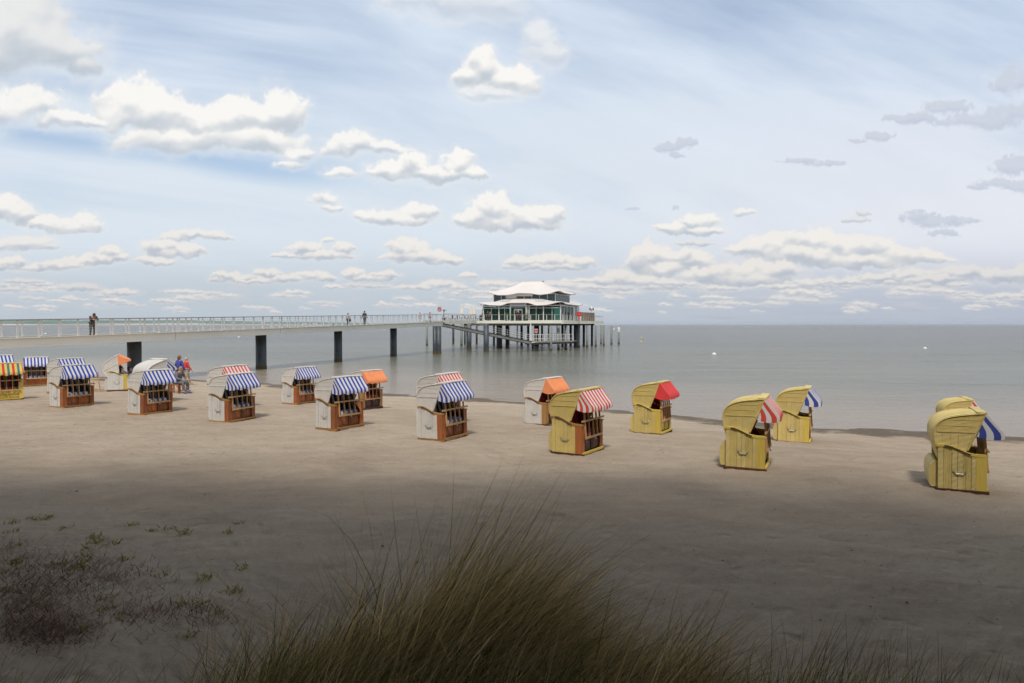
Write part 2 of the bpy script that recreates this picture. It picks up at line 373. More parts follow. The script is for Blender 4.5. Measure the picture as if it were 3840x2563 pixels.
# ---------------------------------------------------------------- helpers: meshes and objects
class MB:
    def __init__(s): s.v=[]; s.f=[]; s.uv=[]
    def add(s, vs, fs, uvs=None):
        o=len(s.v); s.v+= [tuple(v) for v in vs]; s.f += [tuple(i+o for i in f) for f in fs]
        s.uv += list(uvs) if uvs else [(0,0)]*len(vs)
        return s
    def box(s, c, d, rot=None):
        x,y,z=[k/2 for k in d]; P=[Vector(p) for p in ((-x,-y,-z),(x,-y,-z),(x,y,-z),(-x,y,-z),(-x,-y,z),(x,-y,z),(x,y,z),(-x,y,z))]
        if rot is not None: P=[rot@p for p in P]
        return s.add([p+Vector(c) for p in P], [(0,3,2,1),(4,5,6,7),(0,1,5,4),(1,2,6,5),(2,3,7,6),(3,0,4,7)])
    def beam(s, a, b, w, h=None, up=Vector((0,0,1))):
        a=Vector(a); b=Vector(b); d=(b-a); L=d.length; d.normalize(); h=h or w
        if abs(d.dot(up))>.99: up=Vector((0,1,0))
        sx=d.cross(up).normalized(); sz=sx.cross(d)
        vs=[p+sx*i*w/2+sz*j*h/2 for p in (a,b) for i,j in ((-1,-1),(1,-1),(1,1),(-1,1))]
        return s.add(vs, [(0,1,2,3),(7,6,5,4),(0,4,5,1),(1,5,6,2),(2,6,7,3),(3,7,4,0)])
    def tube(s, pts, r, n=6, caps=True):
        pts=[Vector(p) for p in pts]; rr = r if hasattr(r,'__len__') else [r]*len(pts); o=len(s.v); ref=Vector((0.13,0.21,.97))
        for i,p in enumerate(pts):
            t=(pts[min(i+1,len(pts)-1)]-pts[max(i-1,0)]).normalized()
            if abs(t.dot(ref))>.95: q=Vector((.97,.1,.2))
            else: q=ref
            u=t.cross(q).normalized(); w=t.cross(u)
            for k in range(n):
                a=2*math.pi*k/n; s.v.append(tuple(p+(u*math.cos(a)+w*math.sin(a))*rr[i])); s.uv.append((0,0))
        for i in range(len(pts)-1):
            for k in range(n):
                a=o+i*n+k; b=o+i*n+(k+1)%n; s.f.append((a,b,b+n,a+n))
        if caps: s.f.append(tuple(o+k for k in range(n))[::-1]); e=o+(len(pts)-1)*n; s.f.append(tuple(e+k for k in range(n)))
        return s
    def lathe(s, prof, c=(0,0,0), n=12):
        o=len(s.v)
        for r,z in prof:
            for k in range(n):
                a=2*math.pi*k/n; s.v.append((c[0]+r*math.cos(a),c[1]+r*math.sin(a),c[2]+z)); s.uv.append((0,0))
        for i in range(len(prof)-1):
            for k in range(n):
                a=o+i*n+k; b=o+i*n+(k+1)%n; s.f.append((a,b,b+n,a+n))
        s.f.append(tuple(o+k for k in range(n))[::-1]); e=o+(len(prof)-1)*n; s.f.append(tuple(e+k for k in range(n)))
        return s
    def grid(s, P, uvf=None, closed=False):
        """P[i][j] points"""
        n=len(P); m=len(P[0]); vs=[p for r in P for p in r]; fs=[]
        for i in range(n-1):
            for j in range(m-1): fs.append((i*m+j,i*m+j+1,(i+1)*m+j+1,(i+1)*m+j))
        return s.add(vs, fs, uvf)
    def prism(s, poly, x0, x1):
        """polygon in (y,z) extruded along x"""
        n=len(poly); vs=[(x0,y,z) for y,z in poly]+[(x1,y,z) for y,z in poly]
        fs=[tuple(range(n))[::-1],tuple(range(n,2*n))]+[(i,(i+1)%n,(i+1)%n+n,i+n) for i in range(n)]
        return s.add(vs,fs)
    def mesh(s, name, mat, smooth=False):
        me=bpy.data.meshes.new(name); me.from_pydata(s.v,[],s.f)
        if any(u!=(0,0) for u in s.uv):
            l=me.uv_layers.new(name='UVMap'); uv=s.uv
            idx=np.empty(len(me.loops),np.int32); me.loops.foreach_get('vertex_index',idx)
            l.data.foreach_set('uv', np.array(uv,np.float32)[idx].ravel())
        me.materials.append(mat)
        bm=bmesh.new(); bm.from_mesh(me); bmesh.ops.recalc_face_normals(bm,faces=bm.faces); bm.to_mesh(me); bm.free()
        if smooth: me.shade_smooth() if hasattr(me,'shade_smooth') else me.polygons.foreach_set('use_smooth',[True]*len(me.polygons))
        return me
    def obj(s, name, mat, parent=None, smooth=False):
        return place(name, s.mesh(name,mat,smooth), parent)
def place(name, me, parent=None, loc=None, rot=None, scale=None):
    o=bpy.data.objects.new(name, me); COL.objects.link(o)
    if parent: o.parent=parent
    if loc is not None: o.location=loc
    if rot is not None: o.rotation_euler=rot
    if scale is not None: o.scale=scale
    return o
def tag(o, label=None, cat=None, group=None, kind=None):
    if label: o['label']=label
    if cat: o['category']=cat
    if group: o['group']=group
    if kind: o['kind']=kind
    return o
def thing(name, label, cat, loc=(0,0,0), rz=0, group=None, scale=None):
    o=bpy.data.objects.new(name,None); COL.objects.link(o); o.location=loc; o.rotation_euler=(0,0,rz); o.empty_display_size=.3
    if scale: o.scale=(scale,)*3
    return tag(o,label,cat,group)
def kids(o): return [c for c in ALLCH.get(o.name,[])]
def copy_tree(o, parent=None, tops=None):
    c=o.copy(); COL.objects.link(c); c.parent=parent
    for ch in list(o.children): copy_tree(ch,c)
    return c
def fastmesh(name, verts, quads, mat, smooth=False, cols=None):
    me=bpy.data.meshes.new(name); nv=len(verts); k=quads.shape[1]; nf=len(quads)
    me.vertices.add(nv); me.vertices.foreach_set('co', np.ascontiguousarray(verts,np.float32).ravel())
    me.loops.add(nf*k); me.loops.foreach_set('vertex_index', np.ascontiguousarray(quads,np.int32).ravel())
    me.polygons.add(nf); me.polygons.foreach_set('loop_start', np.arange(0,nf*k,k,dtype=np.int32))
    try: me.polygons.foreach_set('loop_total', np.full(nf,k,np.int32))
    except Exception: pass
    if cols is not None:
        a=me.color_attributes.new('tone','FLOAT_COLOR','POINT'); c=np.ones((nv,4),np.float32); c[:,:3]=cols; a.data.foreach_set('color',c.ravel())
    me.update(calc_edges=True); me.validate()
    if smooth: me.shade_smooth()
    if mat: me.materials.append(mat)
    return me
def ray(u, v, D):
    """the point at forward distance D seen in direction (u, v) of the 2349-wide photograph"""
    return Vector(((u-1174)/1566*D, D, EYE-(v-744)/1566*D))
# ---------------------------------------------------------------- the beach, the sea bed and the sea
SHX=np.array([-400,-80,-50,-36,-25.2,-18.5,-12.9,-7.35,-1.1,5.3,8.5,12.3,16,19.1,30,60,400.]); SHY=np.array([130,66,60,56,53,49.6,45.6,42.2,38.6,33.8,31.1,28.6,26.9,25.5,21.5,12,-90.])
def shore_d(x, y):
    return (np.interp(x, SHX, SHY)-y)*.84
def ground_z(x, y, fine=True):
    x=np.asarray(x,np.float64); y=np.asarray(y,np.float64)
    d=shore_d(x,y)+.5*vnoise(x*.22,y*.22,3)
    z=1.12-1.12*(1-sstep(0,17,d))**1.25
    z=np.where(d<0, np.maximum(d*.05,-4.0), z)
    land=sstep(0,4,d)
    z=z+land*(.05*vnoise(x*.16,y*.16,5)+.035*vnoise(x*.5,y*.6,9))
    r=np.sqrt((x*.55)**2+np.maximum(y,0)**2)
    z=z+1.55*(1-sstep(1.2,6.6,r+.6*vnoise(x*.35,y*.35,12)))*land
    z=z-.15*sstep(2,8,x)*(1-sstep(3,8,y))*land
    if fine:
        near=1-sstep(30,60,np.hypot(x,y))
        f=vnoise(x*1.7,y*1.9,21); g=vnoise(x*3.7,y*4.1,22)
        z=z+land*near*(.016*f-.028*np.clip(-.35-g,0,1)*1.6+.012*vnoise(x*8,y*8,23)+.006*vnoise(x*17,y*17,24))
    return z
def gz(x,y): return float(ground_z(np.array([x]),np.array([y]),False)[0])
def polar(rs, az):
    RR,AA=np.meshgrid(rs,az,indexing='ij'); x=RR*np.sin(AA); y=RR*np.cos(AA)
    n,m=RR.shape; i=np.arange(n-1)[:,None]*m; j=np.arange(m)[None,:]; jn=(j+1)%m
    q=np.stack([i+j,i+jn,i+m+jn,i+m+j],-1).reshape(-1,4)
    return x.ravel(), y.ravel(), q
AZ=np.concatenate([np.linspace(-R(46),R(46),620,endpoint=False), np.linspace(R(46),R(314),130,endpoint=False)])

def sand_material():
    m,N,K,P=new_mat('beach_sand'); P.inputs['Roughness'].default_value=.95; P.inputs['Specular IOR Level'].default_value=.15
    g=N.new('ShaderNodeNewGeometry'); sp=N.new('ShaderNodeSeparateXYZ'); K.new(g.outputs['Position'],sp.inputs[0])
    def noise(sc,det,vec=None,rough=.55):
        n=N.new('ShaderNodeTexNoise'); n.inputs['Scale'].default_value=sc; n.inputs['Detail'].default_value=det; n.inputs['Roughness'].default_value=rough
        K.new(vec or g.outputs['Position'],n.inputs['Vector']); return n.outputs[0]
    mp=N.new('ShaderNodeMapping'); mp.inputs['Scale'].default_value=(.35,1,1); K.new(g.outputs['Position'],mp.inputs[0])
    mp.inputs['Scale'].default_value=(.55,1,1); big=noise(.35,5,mp.outputs[0]); mid=noise(1.8,7,mp.outputs[0],.65); fine=noise(22,6,None,.7); gr=noise(260,2)
    def ramp(f,p0,c0,p1,c1):
        r=N.new('ShaderNodeValToRGB'); e=r.color_ramp.elements; e[0].position=p0; e[0].color=(*c0,1); e[1].position=p1; e[1].color=(*c1,1); K.new(f,r.inputs[0]); return r.outputs[0]
    def mix(t,a,b,f):
        x=N.new('ShaderNodeMix'); x.data_type='RGBA'; x.blend_type=t
        if isinstance(f,float): x.inputs['Factor'].default_value=f
        else: K.new(f,x.inputs['Factor'])
        K.new(a,x.inputs['A']); K.new(b,x.inputs['B']); return x.outputs['Result']
    c=ramp(big,.32,(.415,.325,.240),.66,(.500,.405,.308))
    c=mix('MULTIPLY',c,ramp(mid,.36,(.80,.78,.76),.60,(1.03,1.03,1.02)),.6)
    c=mix('MULTIPLY',c,ramp(fine,.35,(.80,.80,.80),.62,(1.06,1.06,1.06)),.55)
    # dark crumbs of weed and shell
    vo=N.new('ShaderNodeTexVoronoi'); vo.inputs['Scale'].default_value=5.5; vo.inputs['Randomness'].default_value=1; K.new(g.outputs['Position'],vo.inputs['Vector'])
    c=mix('MIX',ramp(vo.outputs['Distance'],.045,(.16,.13,.10),.075,(.16,.13,.10)),c,ramp(vo.outputs['Distance'],.02,(.4,.4,.4),.05,(1,1,1)))
    # wet sand by the water line
    wn=N.new('ShaderNodeMath'); wn.operation='MULTIPLY_ADD'; wn.inputs[1].default_value=.12; K.new(noise(.9,3),wn.inputs[0]); K.new(sp.outputs[2],wn.inputs[2])
    wet=N.new('ShaderNodeMapRange'); wet.interpolation_type='SMOOTHSTEP'; wet.inputs[1].default_value=.07; wet.inputs[2].default_value=.12; K.new(wn.outputs[0],wet.inputs[0])
    wc=N.new('ShaderNodeRGB'); wc.outputs[0].default_value=(.15,.12,.09,1)
    c=mix('MIX',wc.outputs[0],c,wet.outputs[0])
    K.new(c,P.inputs['Base Color'])
    h=N.new('ShaderNodeMath'); h.operation='MULTIPLY_ADD'; h.inputs[1].default_value=.35; K.new(fine,h.inputs[0]); 
    h2=N.new('ShaderNodeMath'); h2.operation='MULTIPLY_ADD'; h2.inputs[1].default_value=3.0; K.new(mid,h2.inputs[0]); K.new(gr,h2.inputs[2]); K.new(h2.outputs[0],h.inputs[2])
    # trampled hollows
    vp=N.new('ShaderNodeTexVoronoi'); vp.inputs['Scale'].default_value=2.3; vp.inputs['Randomness'].default_value=1; wp=N.new('ShaderNodeVectorMath'); wp.operation='MULTIPLY_ADD'
    nz=N.new('ShaderNodeTexNoise'); nz.inputs['Scale'].default_value=3; K.new(g.outputs['Position'],nz.inputs['Vector']); K.new(nz.outputs['Color'],wp.inputs[0]); wp.inputs[1].default_value=(.35,.35,.0); K.new(g.outputs['Position'],wp.inputs[2]); K.new(wp.outputs[0],vp.inputs['Vector'])
    pm=N.new('ShaderNodeMapRange'); pm.interpolation_type='SMOOTHSTEP'; pm.inputs[1].default_value=.08; pm.inputs[2].default_value=.42; pm.inputs[3].default_value=0; pm.inputs[4].default_value=2.6; K.new(vp.outputs['Distance'],pm.inputs[0])
    h3=N.new('ShaderNodeMath'); h3.operation='ADD'; K.new(h.outputs[0],h3.inputs[0]); K.new(pm.outputs[0],h3.inputs[1]); h=h3
    b=N.new('ShaderNodeBump'); b.inputs['Strength'].default_value=.85; b.inputs['Distance'].default_value=.025; K.new(h.outputs[0],b.inputs['Height']); K.new(b.outputs[0],P.inputs['Normal'])
    return m
SAND=sand_material()
def build_ground():
    rs=np.concatenate([[.3,.8],np.geomspace(1.2,75,430),np.geomspace(80,12000,26)])
    x,y,q=polar(rs,AZ); z=ground_z(x,y); z=np.where(np.hypot(x,y)>90,np.where(shore_d(x,y)>0,2.5,np.minimum(z,-4)),z)
    c=np.array([[0,0,ground_z(np.array([0.]),np.array([0.]))[0]]])
    V=np.concatenate([np.stack([x,y,z],-1),c]); 
    me=fastmesh('beach',V,q,SAND,True)
    o=tag(place('beach',me),kind='structure'); o['label']='pale trampled sand sloping down to the sea'
build_ground()

def water_material():
    m,N,K,P=new_mat('sea_water'); P.inputs['Roughness'].default_value=.20; P.inputs['IOR'].default_value=1.33; P.inputs['Specular IOR Level'].default_value=.5
    g=N.new('ShaderNodeNewGeometry'); at=N.new('ShaderNodeAttribute'); at.attribute_name='tone'
    def noise(sc,det,scl,rough=.5,dist=0):
        mp=N.new('ShaderNodeMapping'); mp.inputs['Scale'].default_value=scl; mp.inputs['Rotation'].default_value=(0,0,R(-16)); K.new(g.outputs['Position'],mp.inputs[0])
        n=N.new('ShaderNodeTexNoise'); n.inputs['Scale'].default_value=sc; n.inputs['Detail'].default_value=det; n.inputs['Roughness'].default_value=rough; n.inputs['Distortion'].default_value=dist
        K.new(mp.outputs[0],n.inputs['Vector']); return n.outputs[0]
    n1=noise(1.5,5,(.35,1,1),.6,.4); n2=noise(.22,4,(.3,1,1),.55); n3=noise(.02,4,(.25,1,1),.6); n4=noise(5.5,3,(.6,1,1),.6)
    pt=N.new('ShaderNodeMapRange'); pt.inputs[1].default_value=.38; pt.inputs[2].default_value=.66; pt.inputs[3].default_value=.80; pt.inputs[4].default_value=1.18; K.new(n3,pt.inputs[0])
    hv=N.new('ShaderNodeHueSaturation'); K.new(at.outputs['Color'],hv.inputs['Color']); K.new(pt.outputs[0],hv.inputs['Value']); K.new(hv.outputs[0],P.inputs['Base Color'])
    def bump(h,d,prev=None,st=1.0):
        b=N.new('ShaderNodeBump'); b.inputs['Strength'].default_value=st; b.inputs['Distance'].default_value=d; K.new(h,b.inputs['Height'])
        if prev: K.new(prev,b.inputs['Normal'])
        return b.outputs[0]
    # calm in the shallows, choppier out
    sx=N.new('ShaderNodeSeparateXYZ'); K.new(g.outputs['Position'],sx.inputs[0])
    ch=N.new('ShaderNodeMapRange'); ch.inputs[1].default_value=25; ch.inputs[2].default_value=110; ch.inputs[3].default_value=.35; ch.inputs[4].default_value=1.0; K.new(sx.outputs[1],ch.inputs[0])
    def sc(h):
        q=N.new('ShaderNodeMath'); q.operation='MULTIPLY'; K.new(h,q.inputs[0]); K.new(ch.outputs[0],q.inputs[1]); return q.outputs[0]
    b=bump(sc(n2),1.0); b=bump(sc(n1),.55,b); b=bump(n4,.09,b); K.new(b,P.inputs['Normal'])
    return m
def build_sea():
    rs=np.concatenate([np.geomspace(14,400,260),np.geomspace(420,12000,40)]); x,y,q=polar(rs,AZ)
    d=-shore_d(x,y); keep=(d>-4); kq=keep[q].all(1); q=q[kq]
    dd=d+7*vnoise(x*.05,y*.07,41)*sstep(0,20,d); 
    sandy=np.array([.25,.20,.15]); green=np.array([.125,.122,.088]); deep=np.array([.085,.084,.074]); far=np.array([.050,.054,.055])
    t1=sstep(1,26,dd)[:,None]; t2=sstep(60,130,dd)[:,None]; t3=sstep(150,900,dd)[:,None]
    c=sandy*(1-t1)+green*t1; c=c*(1-t2)+deep*t2; c=c*(1-t3)+far*t3
    weed=sstep(.1,.7,fbm(x*.045,y*.09,43,3))*sstep(14,34,dd)*(1-sstep(60,140,dd)); c=c*(1-.35*weed[:,None])
    u,inv=np.unique(q.ravel(),return_inverse=True)
    V=np.stack([x,y,np.zeros_like(x)],-1)[u]
    near=np.clip(1-np.hypot(V[:,0],V[:,1])/200,0,1)
    V[:,2]=.012*vnoise(V[:,0]*.5,V[:,1]*1.2,61)*near
    me=fastmesh('sea',V,inv.reshape(-1,4),water_material(),True,c[u])
    tag(place('sea',me),kind='structure')['label']='grey green sea with small ripples'
build_sea()
# ---------------------------------------------------------------- the pier
AX=Vector((.3039,.9527,0)); BX=Vector((.9527,-.3039,0)); PA=Vector((-23.9,65,0))
def pp(s,b,z): return PA+AX*s+BX*b+Vector((0,0,z))
def deckz(s): return 3.86+.0184*s
CONC=simple('cream_pier_fascia',(.82,.78,.68),.6,.04,.35,bump=.15,bscale=8)
PILE=simple('dark_steel_pile',(.045,.055,.062),.5,.45,1.1,bump=.3,bscale=6); PILEG=simple('grey_green_pile',(.17,.18,.16),.6,.25,1.5,bump=.3,bscale=6)
PILEB=simple('dark_brown_pile',(.030,.022,.020),.6,.3,1.5); ALGAE=simple('brown_algae_band',(.09,.055,.018),.8,.4,4,bump=.5,bscale=14)
RAILT=wood('grey_handrail_wood',(.26,.22,.19),(.40,.36,.31),stretch=(1,8,8)); WIRE=simple('steel_wire',(.42,.42,.41),.35,.05,metal=.5)
PLANK=wood('weathered_deck_board',(.22,.19,.16),(.36,.32,.27),.8)
def pier():
    t=thing('pier','long cream pier bridge with white railing leading out to the tea house','pier',PA)
    L=lambda s,b,z: pp(s,b,z)-PA
    joints=[-62,-43,-26.8,-13.4+1.2,0.8,14.2,27,40]
    for a,b in zip(joints[:-1],joints[1:]):
        m=MB(); m.beam(L(a+.03,1.55,deckz(a)-.31),L(b-.03,1.55,deckz(b)-.31),.12,.56); m.obj('edge_girder',CONC,t)
        m=MB(); m.beam(L(a+.03,-1.55,deckz(a)-.31),L(b-.03,-1.55,deckz(b)-.31),.12,.56); m.obj('edge_girder',CONC,t)
        m=MB(); m.beam(L(a+.03,0,deckz(a)-.40),L(b-.03,0,deckz(b)-.40),2.96,.30); m.obj('deck_slab',CONC,t)
    m=MB(); m.beam(L(-62,1.6,deckz(-62)-.012),L(40,1.6,deckz(40)-.012),.30,.03); m.beam(L(-62,-1.6,deckz(-62)-.012),L(40,-1.6,deckz(40)-.012),.30,.03); m.obj('edge_cap',WPAINT,t)
    # deck boards, laid crosswise
    bm=MB().box((0,0,0),(.14,2.86,.03)).mesh('deck_board',PLANK)
    s=-50; k=0
    ang=math.atan2(AX.y,AX.x)
    while s<40 and k<290:
        p=L(s,0,deckz(s)-.222); o=place('deck_board',bm,t,p,(0,-math.atan(.0184),ang)); o.scale=(2.1,1,1); s+=.315; k+=1
    # posts: flat white steel fins on both sides
    pm=MB().box((0,0,.53),(.12,.025,1.06)).box((0,0,.02),(.16,.06,.04)).mesh('railing_post',WPAINT)
    k=0; s=-44.6
    while s<40:
        for side in (1,-1):
            place('railing_post',pm,t,L(s,1.60*side,deckz(s)),(0,0,ang+(0)))
        s+=1.34; k+=1
    for js in joints[1:-1]:
        for side in (1,-1): place('railing_post',pm,t,L(js+.22,1.60*side,deckz(js)),(0,0,ang))
    for side in (1,-1):
        m=MB(); m.beam(L(-62,1.6*side,deckz(-62)+1.085),L(40,1.6*side,deckz(40)+1.085),.10,.05); m.obj('handrail',RAILT,t)
        for h in (.16,.34,.52,.70,.88):
            m=MB(); m.tube([L(-62,1.6*side,deckz(-62)+h),L(40,1.6*side,deckz(40)+h)],.006,4); m.obj('railing_wire',WIRE,t)
    return t
def pile(x,y,top,r,mat,label,group,cap=None,name='pile'):
    t=thing(name,label,'pile',(x,y,0),0,group)
    n=14 if r>.3 else 9
    MB().lathe([(r,-3),(r,top)],n=n).obj('shaft',mat,t,True)
    for p in t.children: p.data.polygons.foreach_set('use_smooth',[len(f.vertices)==4 for f in p.data.polygons])
    MB().lathe([(r+.012,-.6),(r+.012,.30+.06*random.random())],n=n).obj('algae_band',ALGAE,t)
    if cap: MB().lathe([(r+.03,top-.75),(r+.03,top),(r*.5,top+.28),(.02,top+.32)],n=n).obj('cap',cap,t)
    return t
pier()
for k,(u,v,wu,lab) in enumerate([(307,0,30,'thick dark pier pile standing behind the open white hooded beach chair'),(598,845,24,'thick dark pier pile above the small blue and white beach chair'),
        (775,829,18.5,'middle dark pile of the pier, under the two walkers'),(902,818,15.5,'dark pier pile left of the double pile where the gangway starts')]):
    D={0:51.6,1:65,2:77.6,3:90.6}[k]; x=(u-1174)/1566*D; s=(Vector((x,D,0))-PA).dot(AX)
    pile(x,D,deckz(s)-.56,wu*D/1566/2,PILE,lab,'piles carrying the pier')
    m=MB(); 
# ---------------------------------------------------------------- the platform on piles
DZ=4.80
PL=[(-10.3,102.5),(-6.0,116.0),(8.3,111.5),(18.4,138.0),(-4.0,145.0),(-13.45,103.55)]
def zx(x,zy,D): return ray(954.3+x*.20835, 624+zy*.20835, D)
def platform():
    t=thing('platform','cream edged platform on piles that carries the tea house and its terrace','platform',(0,0,0))
    bm=MB(); n=len(PL)
    bm.add([(x,y,DZ-.06) for x,y in PL]+[(x,y,DZ-.42) for x,y in PL],[tuple(range(n)),tuple(range(n,2*n))[::-1]]+[(i,i+n,(i+1)%n+n,(i+1)%n) for i in range(n)])
    bm.obj('deck_slab',PLANK,t)
    for i in range(n-1):
        a=Vector((*PL[i],0)); b=Vector((*PL[i+1],0)); d=(b-a).normalized(); nrm=Vector((d.y,-d.x,0))*.08
        m=MB(); m.beam(a+nrm+Vector((0,0,DZ-.25)),b+nrm+Vector((0,0,DZ-.25)),.10,.52); m.obj('edge_fascia',DECKW,t)
    pm=MB().box((0,0,.5),(.10,.03,1.0)).mesh('railing_post',WPAINT)
    for i in range(n-1):
        a=Vector((*PL[i],DZ)); b=Vector((*PL[i+1],DZ)); L=(b-a).length; ang=math.atan2(b.y-a.y,b.x-a.x); k=int(L/1.25)
        for j in range(k+1):
            if i==4 and j>k-2: continue
            place('railing_post',pm,t,a+(b-a)*(j/k),(0,0,ang+R(35)))
        m=MB(); m.beam(a+Vector((0,0,1.02)),b+Vector((0,0,1.02)),.08,.05); m.obj('handrail',RAILT,t)
        for h in (.2,.4,.6,.8):
            m=MB(); m.tube([a+Vector((0,0,h)),b+Vector((0,0,h))],.006,4); m.obj('railing_wire',WIRE,t)
    # cross beams under the deck
    for q in range(6):
        y=112+q*5.2; m=MB(); m.beam((-8+q*1.2,y+1.5,DZ-.62),(8.0+q*1.7,y-1.2,DZ-.62),.25,.38); m.obj('cross_beam',PILEB,t)
    return t
platform()
SLIM={117:'slim grey pile left of the thick double pile at the end of the pier',408:'slim dark pile just right of the thick double pile, under the gangway start',497:'slim grey pile left of the thick pile crossed by the upper gangway',
 535:'slim dark pile close to the left side of the thick pile crossed by the gangway',665:'slim dark pile between the two thick piles of the gangway',855:'slim dark pile behind the gangway railing, left of the thick one there',
 1000:'broader dark pile right of the thick pile behind the gangway railing',1018:'farther dark pile tucked behind the broader one right of the gangway railing',1160:'slim dark pile above the lower third of the gangway',
 1232:'slim dark pile above the foot of the gangway',1113:'short looking far pile seen through the lower gangway railing',1385:'slim dark pile right of the lifebuoy board of the landing stage',1460:'slim dark pile left beside the first grey mooring pile',
 1610:'slim dark pile between the second and third grey mooring piles',1700:'slim dark pile between the third mooring pile and the thick pile',1845:'slim dark pile under the red sign at the right of the platform',1935:'rightmost slim dark pile, under the plank screen',1283:'stub of a dark pile under the left end of the landing stage'}
def dist(zy): return EYE*1566/((zy-576)*.20835)
for (x,w,zy,kind) in [(117,26,810,0),(408,24,795,1),(497,28,815,0),(535,20,805,1),(665,24,800,1),(855,24,805,1),(1000,36,820,1),(1018,20,796,1),(1160,28,810,1),(1232,26,805,1),
        (1113,18,788,1),(1385,26,800,1),(1460,24,800,1),(1610,28,830,1),(1700,28,812,1),(1845,28,820,1),(1935,26,815,1),(1283,24,845,1)]:
    D=dist(zy); p=zx(x,600,D); short = x==1283
    pile(p.x,D,1.1 if short else DZ-.44,w*.20835*D/1566/2,PILEG if kind==0 else PILEB,SLIM[x],'slim piles under the platform')
for (x,w,zy,lab) in [(205,48,903,'left thick pile of the pair where the gangway leaves the pier'),(246,60,903,'right thick pile of the pair where the gangway leaves the pier'),(580,58,862,'thick steel pile crossed by the upper gangway'),(770,60,883,'thick steel pile rising through the middle of the gangway'),
        (915,64,830,'thick steel pile behind the gangway railing'),(1325,56,812,'thick steel pile behind the low landing stage'),(1755,42,828,'thick steel pile at the right end of the landing stage')]:
    D=dist(zy); p=zx(x,600,D)
    pile(p.x,D,DZ-.44 if x>250 else deckz(36)-.55,w*.20835*D/1566/2,PILE,lab,'thick piles under the platform')
for i,(x,w,zy,top) in enumerate([(1480,36,868,605),(1567,30,862,597),(1647,34,857,590),(1790,30,835,592),(1882,26,830,592),(1977,24,822,590),(2035,22,794,585),(2065,22,812,588),(2150,24,801,590),(2230,24,797,625)]):
    D=dist(zy); p=zx(x,top,D)
    lab=['first grey mooring pile, in front of the landing stage','second grey mooring pile from the left, in front of the landing stage','third grey mooring pile, in front of the right end of the landing stage','grey mooring pile just right of the landing stage','fifth grey mooring pile from the left','grey mooring pile below the right end of the platform','farther of two close mooring piles under the platform corner','nearer of two close mooring piles by the platform corner','grey mooring pile standing free between the platform and the white capped one','last mooring pile, with a white conical cap'][i]
    pile(p.x,D,p.z,w*.20835*D/1566/2,PILEG,lab,'mooring piles right of the platform',WPAINT if i==9 else None,'mooring_pile')
RAILG=simple('grey_rail_paint',(.40,.39,.36),.5)
def gangway():
    t=thing('gangway','dark steel gangway sloping from the pier down to the landing stage','gangway')
    a=zx(300,585,102.3); b=zx(1275,783,106.2)
    off=Vector((-.35,1.6,0))
    for o2 in (Vector((0,0,0)),off):
        m=MB(); m.beam(a+o2,b+o2,.10,.44); m.obj('side_beam',PILEG,t)
        for s in (.24,-.24): m=MB(); m.beam(a+o2+Vector((0,0,s)),b+o2+Vector((0,0,s)),.26,.06); m.obj('flange',PILEB,t)
        n=14
        for k in range(1,n+1):
            p=a.lerp(b,k/n)+o2; m=MB(); m.beam(p+Vector((0,0,.2)),p+Vector((0,0,1.25)),.035); m.obj('railing_post',RAILG,t)
        for h in (1.25,.9,.55):
            m=MB(); m.tube([a+o2+Vector((0,0,h)),b+o2+Vector((0,0,h))],.013,5); m.obj('rail',RAILG,t)
    m=MB(); m.beam(a+off/2+Vector((0,0,.12)),b+off/2+Vector((0,0,.12)),1.5,.05); m.obj('walkway',PLANK,t)
gangway()
def landing():
    t=thing('landing_stage','low landing stage with white rails between the piles under the tea house','landing stage')
    a=zx(1270,768,106.2); b=zx(1732,768,113.5); z=1.45; a.z=b.z=z; off=Vector((-.9,2.8,0))
    m=MB(); m.beam(a+off/2,b+off/2,2.9,.10); m.obj('deck',PLANK,t)
    m=MB(); m.beam(a+Vector((0,-.1,-.05)),b+Vector((0,-.1,-.05)),.08,.14); m.obj('edge_board',DECKW,t)
    for o2 in (Vector((0,0,0)),off):
        m=MB(); m.beam(a+o2+Vector((0,0,-.27)),b+o2+Vector((0,0,-.27)),.2,.3); m.obj('bearer',PILEB,t)
        for k in range(11):
            p=a.lerp(b,k/10)+o2; m=MB(); m.beam(p,p+Vector((0,0,1.12)),.05); m.obj('railing_post',WPAINT,t)
        for h in (1.12,.45): m=MB(); m.tube([a+o2+Vector((0,0,h)),b+o2+Vector((0,0,h))],.024,5); m.obj('rail',WPAINT,t)
    for q in (.25,.6):
        p=a.lerp(b,q); m=MB(); m.beam(p+Vector((0,0,-.3)),p+Vector((1.1,.2,-1.5)),.14); m.obj('brace',PILEG,t)
    for q in (.12,.75):
        p=a.lerp(b,q)+off; m=MB(); m.beam(p,p+Vector((0,0,DZ-z-.44)),.16); m.obj('upright',WPAINT,t)
landing()
# ---------------------------------------------------------------- the tea house
ROOFM=simple('white_membrane',(.64,.585,.54),.5,.03,.3); ROOFG=simple('grey_membrane_panel',(.50,.48,.47),.5,.03,.4); SOFF=simple('mauve_soffit',(.22,.17,.17),.6,.1)
def glass_mat(name,tint,dark):
    m,N,K,P=new_mat(name); P.inputs['Base Color'].default_value=(*dark,1); P.inputs['Roughness'].default_value=.06
    tr=N.new('ShaderNodeBsdfTransparent'); tr.inputs[0].default_value=(*tint,1); mx=N.new('ShaderNodeMixShader'); lw=N.new('ShaderNodeLayerWeight'); lw.inputs[0].default_value=.35
    mr=N.new('ShaderNodeMapRange'); mr.inputs[3].default_value=.22; mr.inputs[4].default_value=.95; K.new(lw.outputs['Fresnel'],mr.inputs[0]); K.new(mr.outputs[0],mx.inputs[0])
    K.new(tr.outputs[0],mx.inputs[1]); K.new(P.outputs[0],mx.inputs[2]); K.new(mx.outputs[0],N['Material Output'].inputs[0]); return m
